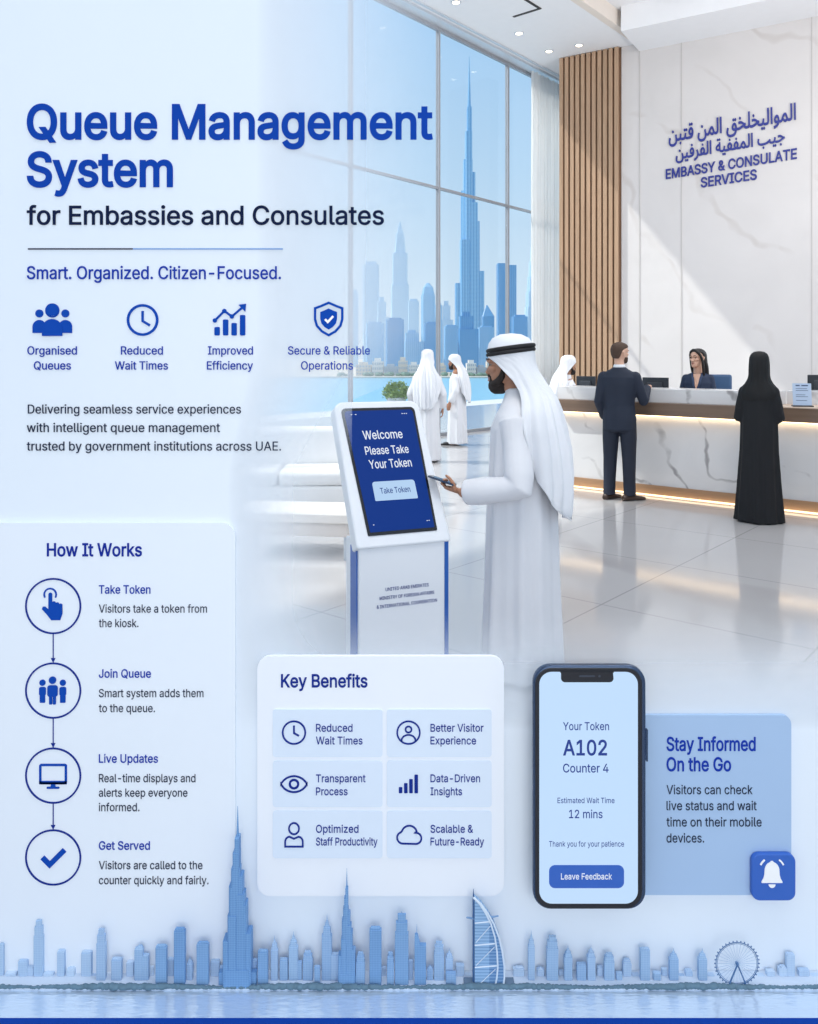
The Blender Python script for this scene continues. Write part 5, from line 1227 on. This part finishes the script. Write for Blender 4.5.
SKY_ = [(0, 4, 943, .32, 'flat'), (6, 17, 972, .2, 'flat'), (19, 28, 960, .32, 'flat'), (28, 34, 966, .3, 'flat'), (34.5, 43.5, 918, .38, 'crown'), (44, 54, 972, .2, 'step'), (58, 65, 950, .32, 'flat'), (67, 75, 967, .2, 'step'), (82, 92, 951, .33, 'flat'), (92, 97, 975, .3, 'flat'), (97, 106, 927, .43, 'crown'),
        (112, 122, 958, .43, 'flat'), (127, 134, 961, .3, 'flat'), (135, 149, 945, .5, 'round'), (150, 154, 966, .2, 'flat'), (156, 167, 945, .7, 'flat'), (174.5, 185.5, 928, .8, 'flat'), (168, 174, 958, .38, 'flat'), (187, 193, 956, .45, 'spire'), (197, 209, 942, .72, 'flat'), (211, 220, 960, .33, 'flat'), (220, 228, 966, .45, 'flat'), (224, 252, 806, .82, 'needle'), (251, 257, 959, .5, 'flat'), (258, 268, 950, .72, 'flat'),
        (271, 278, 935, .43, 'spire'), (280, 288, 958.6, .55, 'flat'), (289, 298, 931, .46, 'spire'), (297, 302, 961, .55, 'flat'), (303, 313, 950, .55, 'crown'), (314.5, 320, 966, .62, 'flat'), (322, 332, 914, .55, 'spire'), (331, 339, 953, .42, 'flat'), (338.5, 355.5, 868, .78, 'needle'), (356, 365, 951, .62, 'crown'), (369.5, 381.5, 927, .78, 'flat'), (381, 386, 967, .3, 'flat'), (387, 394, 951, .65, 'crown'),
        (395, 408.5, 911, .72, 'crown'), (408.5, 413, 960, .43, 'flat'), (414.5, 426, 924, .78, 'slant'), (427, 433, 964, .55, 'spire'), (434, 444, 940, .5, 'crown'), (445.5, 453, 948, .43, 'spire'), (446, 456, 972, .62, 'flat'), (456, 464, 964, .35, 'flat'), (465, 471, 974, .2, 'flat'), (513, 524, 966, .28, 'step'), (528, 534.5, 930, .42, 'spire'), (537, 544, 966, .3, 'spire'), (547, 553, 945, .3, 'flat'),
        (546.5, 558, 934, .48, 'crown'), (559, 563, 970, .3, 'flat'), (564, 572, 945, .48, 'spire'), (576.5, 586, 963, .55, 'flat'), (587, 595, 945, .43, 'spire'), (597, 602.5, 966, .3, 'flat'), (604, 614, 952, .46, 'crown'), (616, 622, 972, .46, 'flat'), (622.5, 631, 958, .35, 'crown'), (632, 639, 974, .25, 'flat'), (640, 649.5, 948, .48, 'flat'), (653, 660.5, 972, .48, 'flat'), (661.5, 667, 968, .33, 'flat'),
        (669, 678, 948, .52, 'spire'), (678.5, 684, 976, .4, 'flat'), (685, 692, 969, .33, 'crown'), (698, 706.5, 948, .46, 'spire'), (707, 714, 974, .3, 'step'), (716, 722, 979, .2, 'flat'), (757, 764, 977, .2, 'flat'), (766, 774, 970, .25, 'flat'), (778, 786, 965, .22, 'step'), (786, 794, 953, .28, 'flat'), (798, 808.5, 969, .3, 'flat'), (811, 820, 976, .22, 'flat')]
for a in SKY_: model_tower(*a)
# sail-shaped hotel
sh_ = thing('sail_tower', 'blue sail-shaped model tower with a tall mast and curved white ribs', 'tower', (Xp(489, 1.955), 1.955, ZB))
Ys = 1.955
def SP(px, py): return Vector((Xp(px, Ys)-sh_.location.x, 0, Zp(py, Ys)-ZB))
def ext(bm, P, d0, d1): 
    loft(bm, [[p+Vector((0, d0, 0)) for p in P], [p+Vector((0, d1, 0)) for p in P]])
sail_r = [(474.5, 896), (481, 902), (488, 911.5), (494, 922), (499, 935), (502.5, 950), (504.5, 965), (504.5, 976), (503, 987)]
bm = B(); ext(bm, [SP(474.5, 987)]+[SP(*q) for q in sail_r[::-1]], -0.006, 0.008); under_ = link('sail', bm, fac((150, 186, 222), (64, 112, 170), 0.2, 0.0075, 0.5, 0.3), sh_)
bm = B(); tube(bm, [SP(473.8, 987), SP(473.6, 900), SP(473.4, 889)], [0.0032, 0.0028, 0.0006], 8); link('mast', bm, mat('mast_blue', (64, 100, 148), 0.5), sh_)
M_rib = mat('rib_white', (214, 228, 244), 0.5)
for dx in (0, -8.5):
    bm = B(); tube(bm, [SP(x+dx*((y-890)/97)-0.5, y)+Vector((0, -0.007, 0)) for x, y in sail_r], [0.0022]*len(sail_r), 6); link('curved_rib', bm, M_rib, sh_)
for y, xr in ((921, 490), (943, 494), (965, 496)):
    bm = B(); tube(bm, [SP(475, y)+Vector((0, -0.0075, 0)), SP(xr, y-1.5)+Vector((0, -0.0075, 0))], [0.0015, 0.0015], 6); link('cross_beam', bm, M_rib, sh_)
for a, b in (((476, 940), (490, 924)), ((476, 963), (494, 945)), ((476, 985), (495, 967))):
    bm = B(); tube(bm, [SP(*a)+Vector((0, -0.0072, 0)), SP(*b)+Vector((0, -0.0072, 0))], [0.0009, 0.0009], 6); link('diagonal_brace', bm, M_rib, sh_)
bm = B(); tube(bm, [SP(467, 917.5), SP(478, 919), SP(486, 918), SP(498, 916)], [0.0022, 0.0034, 0.0034, 0.0018], 8, 0.8); link('landing_deck', bm, mat('deck_blue', (110, 148, 192), 0.5), sh_)
bm = B(); box(bm, -0.060, 0.060, -0.012, 0.014, 0.0, 0.006, bev=0.001); link('island_base', bm, mat('island', (96, 120, 146), 0.7), sh_)
# observation wheel
wy = 1.951; wc = Vector((Xp(737, wy), wy, Zp(963.5, wy))); wr = 21.0*wy/FPX
wh = thing('observation_wheel', 'blue model observation wheel with thin spokes at the right of the skyline', 'wheel', (wc.x, wy, ZB))
zc = wc.z-ZB; M_whl = mat('wheel_blue', (72, 112, 160), 0.5)
def ringtube(bm, r, tr, y, n=64):
    V = [[bm.verts.new(((r+tr*math.cos(2*PI*j/6))*math.cos(2*PI*i/n), y+tr*math.sin(2*PI*j/6), zc+(r+tr*math.cos(2*PI*j/6))*math.sin(2*PI*i/n))) for j in range(6)] for i in range(n)]
    for i in range(n):
        for j in range(6): bm.faces.new((V[i][j], V[(i+1) % n][j], V[(i+1) % n][(j+1) % 6], V[i][(j+1) % 6]))
bm = B(); ringtube(bm, wr, 0.0011, 0); ringtube(bm, wr*0.94, 0.0006, 0); link('rim', bm, M_whl, wh)
bm = B()
for i in range(32): a = 2*PI*i/32; tube(bm, [(0, 0, zc), (wr*math.cos(a), 0, zc+wr*math.sin(a))], [0.00028, 0.00028], 5, ends=False)
link('spokes', bm, mat('spoke_pale', (140, 172, 208), 0.5), wh)
for i in range(36):
    a = 2*PI*i/36; bm = B(); c_ = ((wr+0.0028)*math.cos(a), 0, zc+(wr+0.0028)*math.sin(a)); ball(bm, c_, 0.0017, 0.0017, 0.0017, 8, 6); link('capsule', bm, M_whl, wh)
bm = B(); tube(bm, [(0, -0.003, zc), (0, 0.003, zc)], [0.0034, 0.0034], 10); link('hub', bm, M_whl, wh)
for s in (-1, 1):
    bm = B(); tube(bm, [(0, -0.0035, zc), (s*0.0215, -0.0035, 0.0)], [0.0016, 0.0019], 8, ends=False); link('support_leg', bm, M_whl, wh)
# single out each model tower by look, then by its place beside a landmark
SHP = {'flat': 'flat-topped', 'spire': 'spire-topped', 'crown': 'crown-topped', 'needle': 'needle', 'round': 'slope-shouldered', 'slant': 'slant-topped', 'step': 'step-topped'}
ORD = ['first', 'second', 'third', 'fourth', 'fifth', 'sixth', 'seventh', 'eighth', 'ninth', 'tenth', 'eleventh', 'twelfth']
ANC = [(238, 'the tallest needle'), (347, 'the smaller needle'), (489, 'the sail tower'), (737, 'the wheel')]
seen = {}
for xc, w, yt, sh, kd, o in sorted(TOW, key=lambda r: r[0]):
    colr = 'deep blue' if sh >= 0.6 else 'mid-blue' if sh >= 0.42 else 'pale hazy'
    size = 'tall' if yt < 940 else 'medium-height' if yt < 958 else 'low'
    if kd == 'needle': lb = 'tallest stepped blue needle tower of the model skyline' if yt < 840 else 'smaller stepped blue needle tower near the middle of the model skyline'
    else:
        best = min(ANC, key=lambda a: abs(a[0]-xc)); side = 'left' if xc < best[0] else 'right'
        key = (colr, size, kd, best[1], side); seen.setdefault(key, []).append((abs(xc-best[0]), o)); lb = None
    tag(o, lb or 'x', 'tower', 'model skyline towers')
for (colr, size, kd, an, side), L in seen.items():
    L.sort(key=lambda q: q[0])
    for i, (_, o) in enumerate(L):
        o['label'] = '%s %s %s model tower, %s to the %s of %s' % (size, colr, SHP[kd], 'the one' if len(L) == 1 else ORD[i]+' such', side, an)
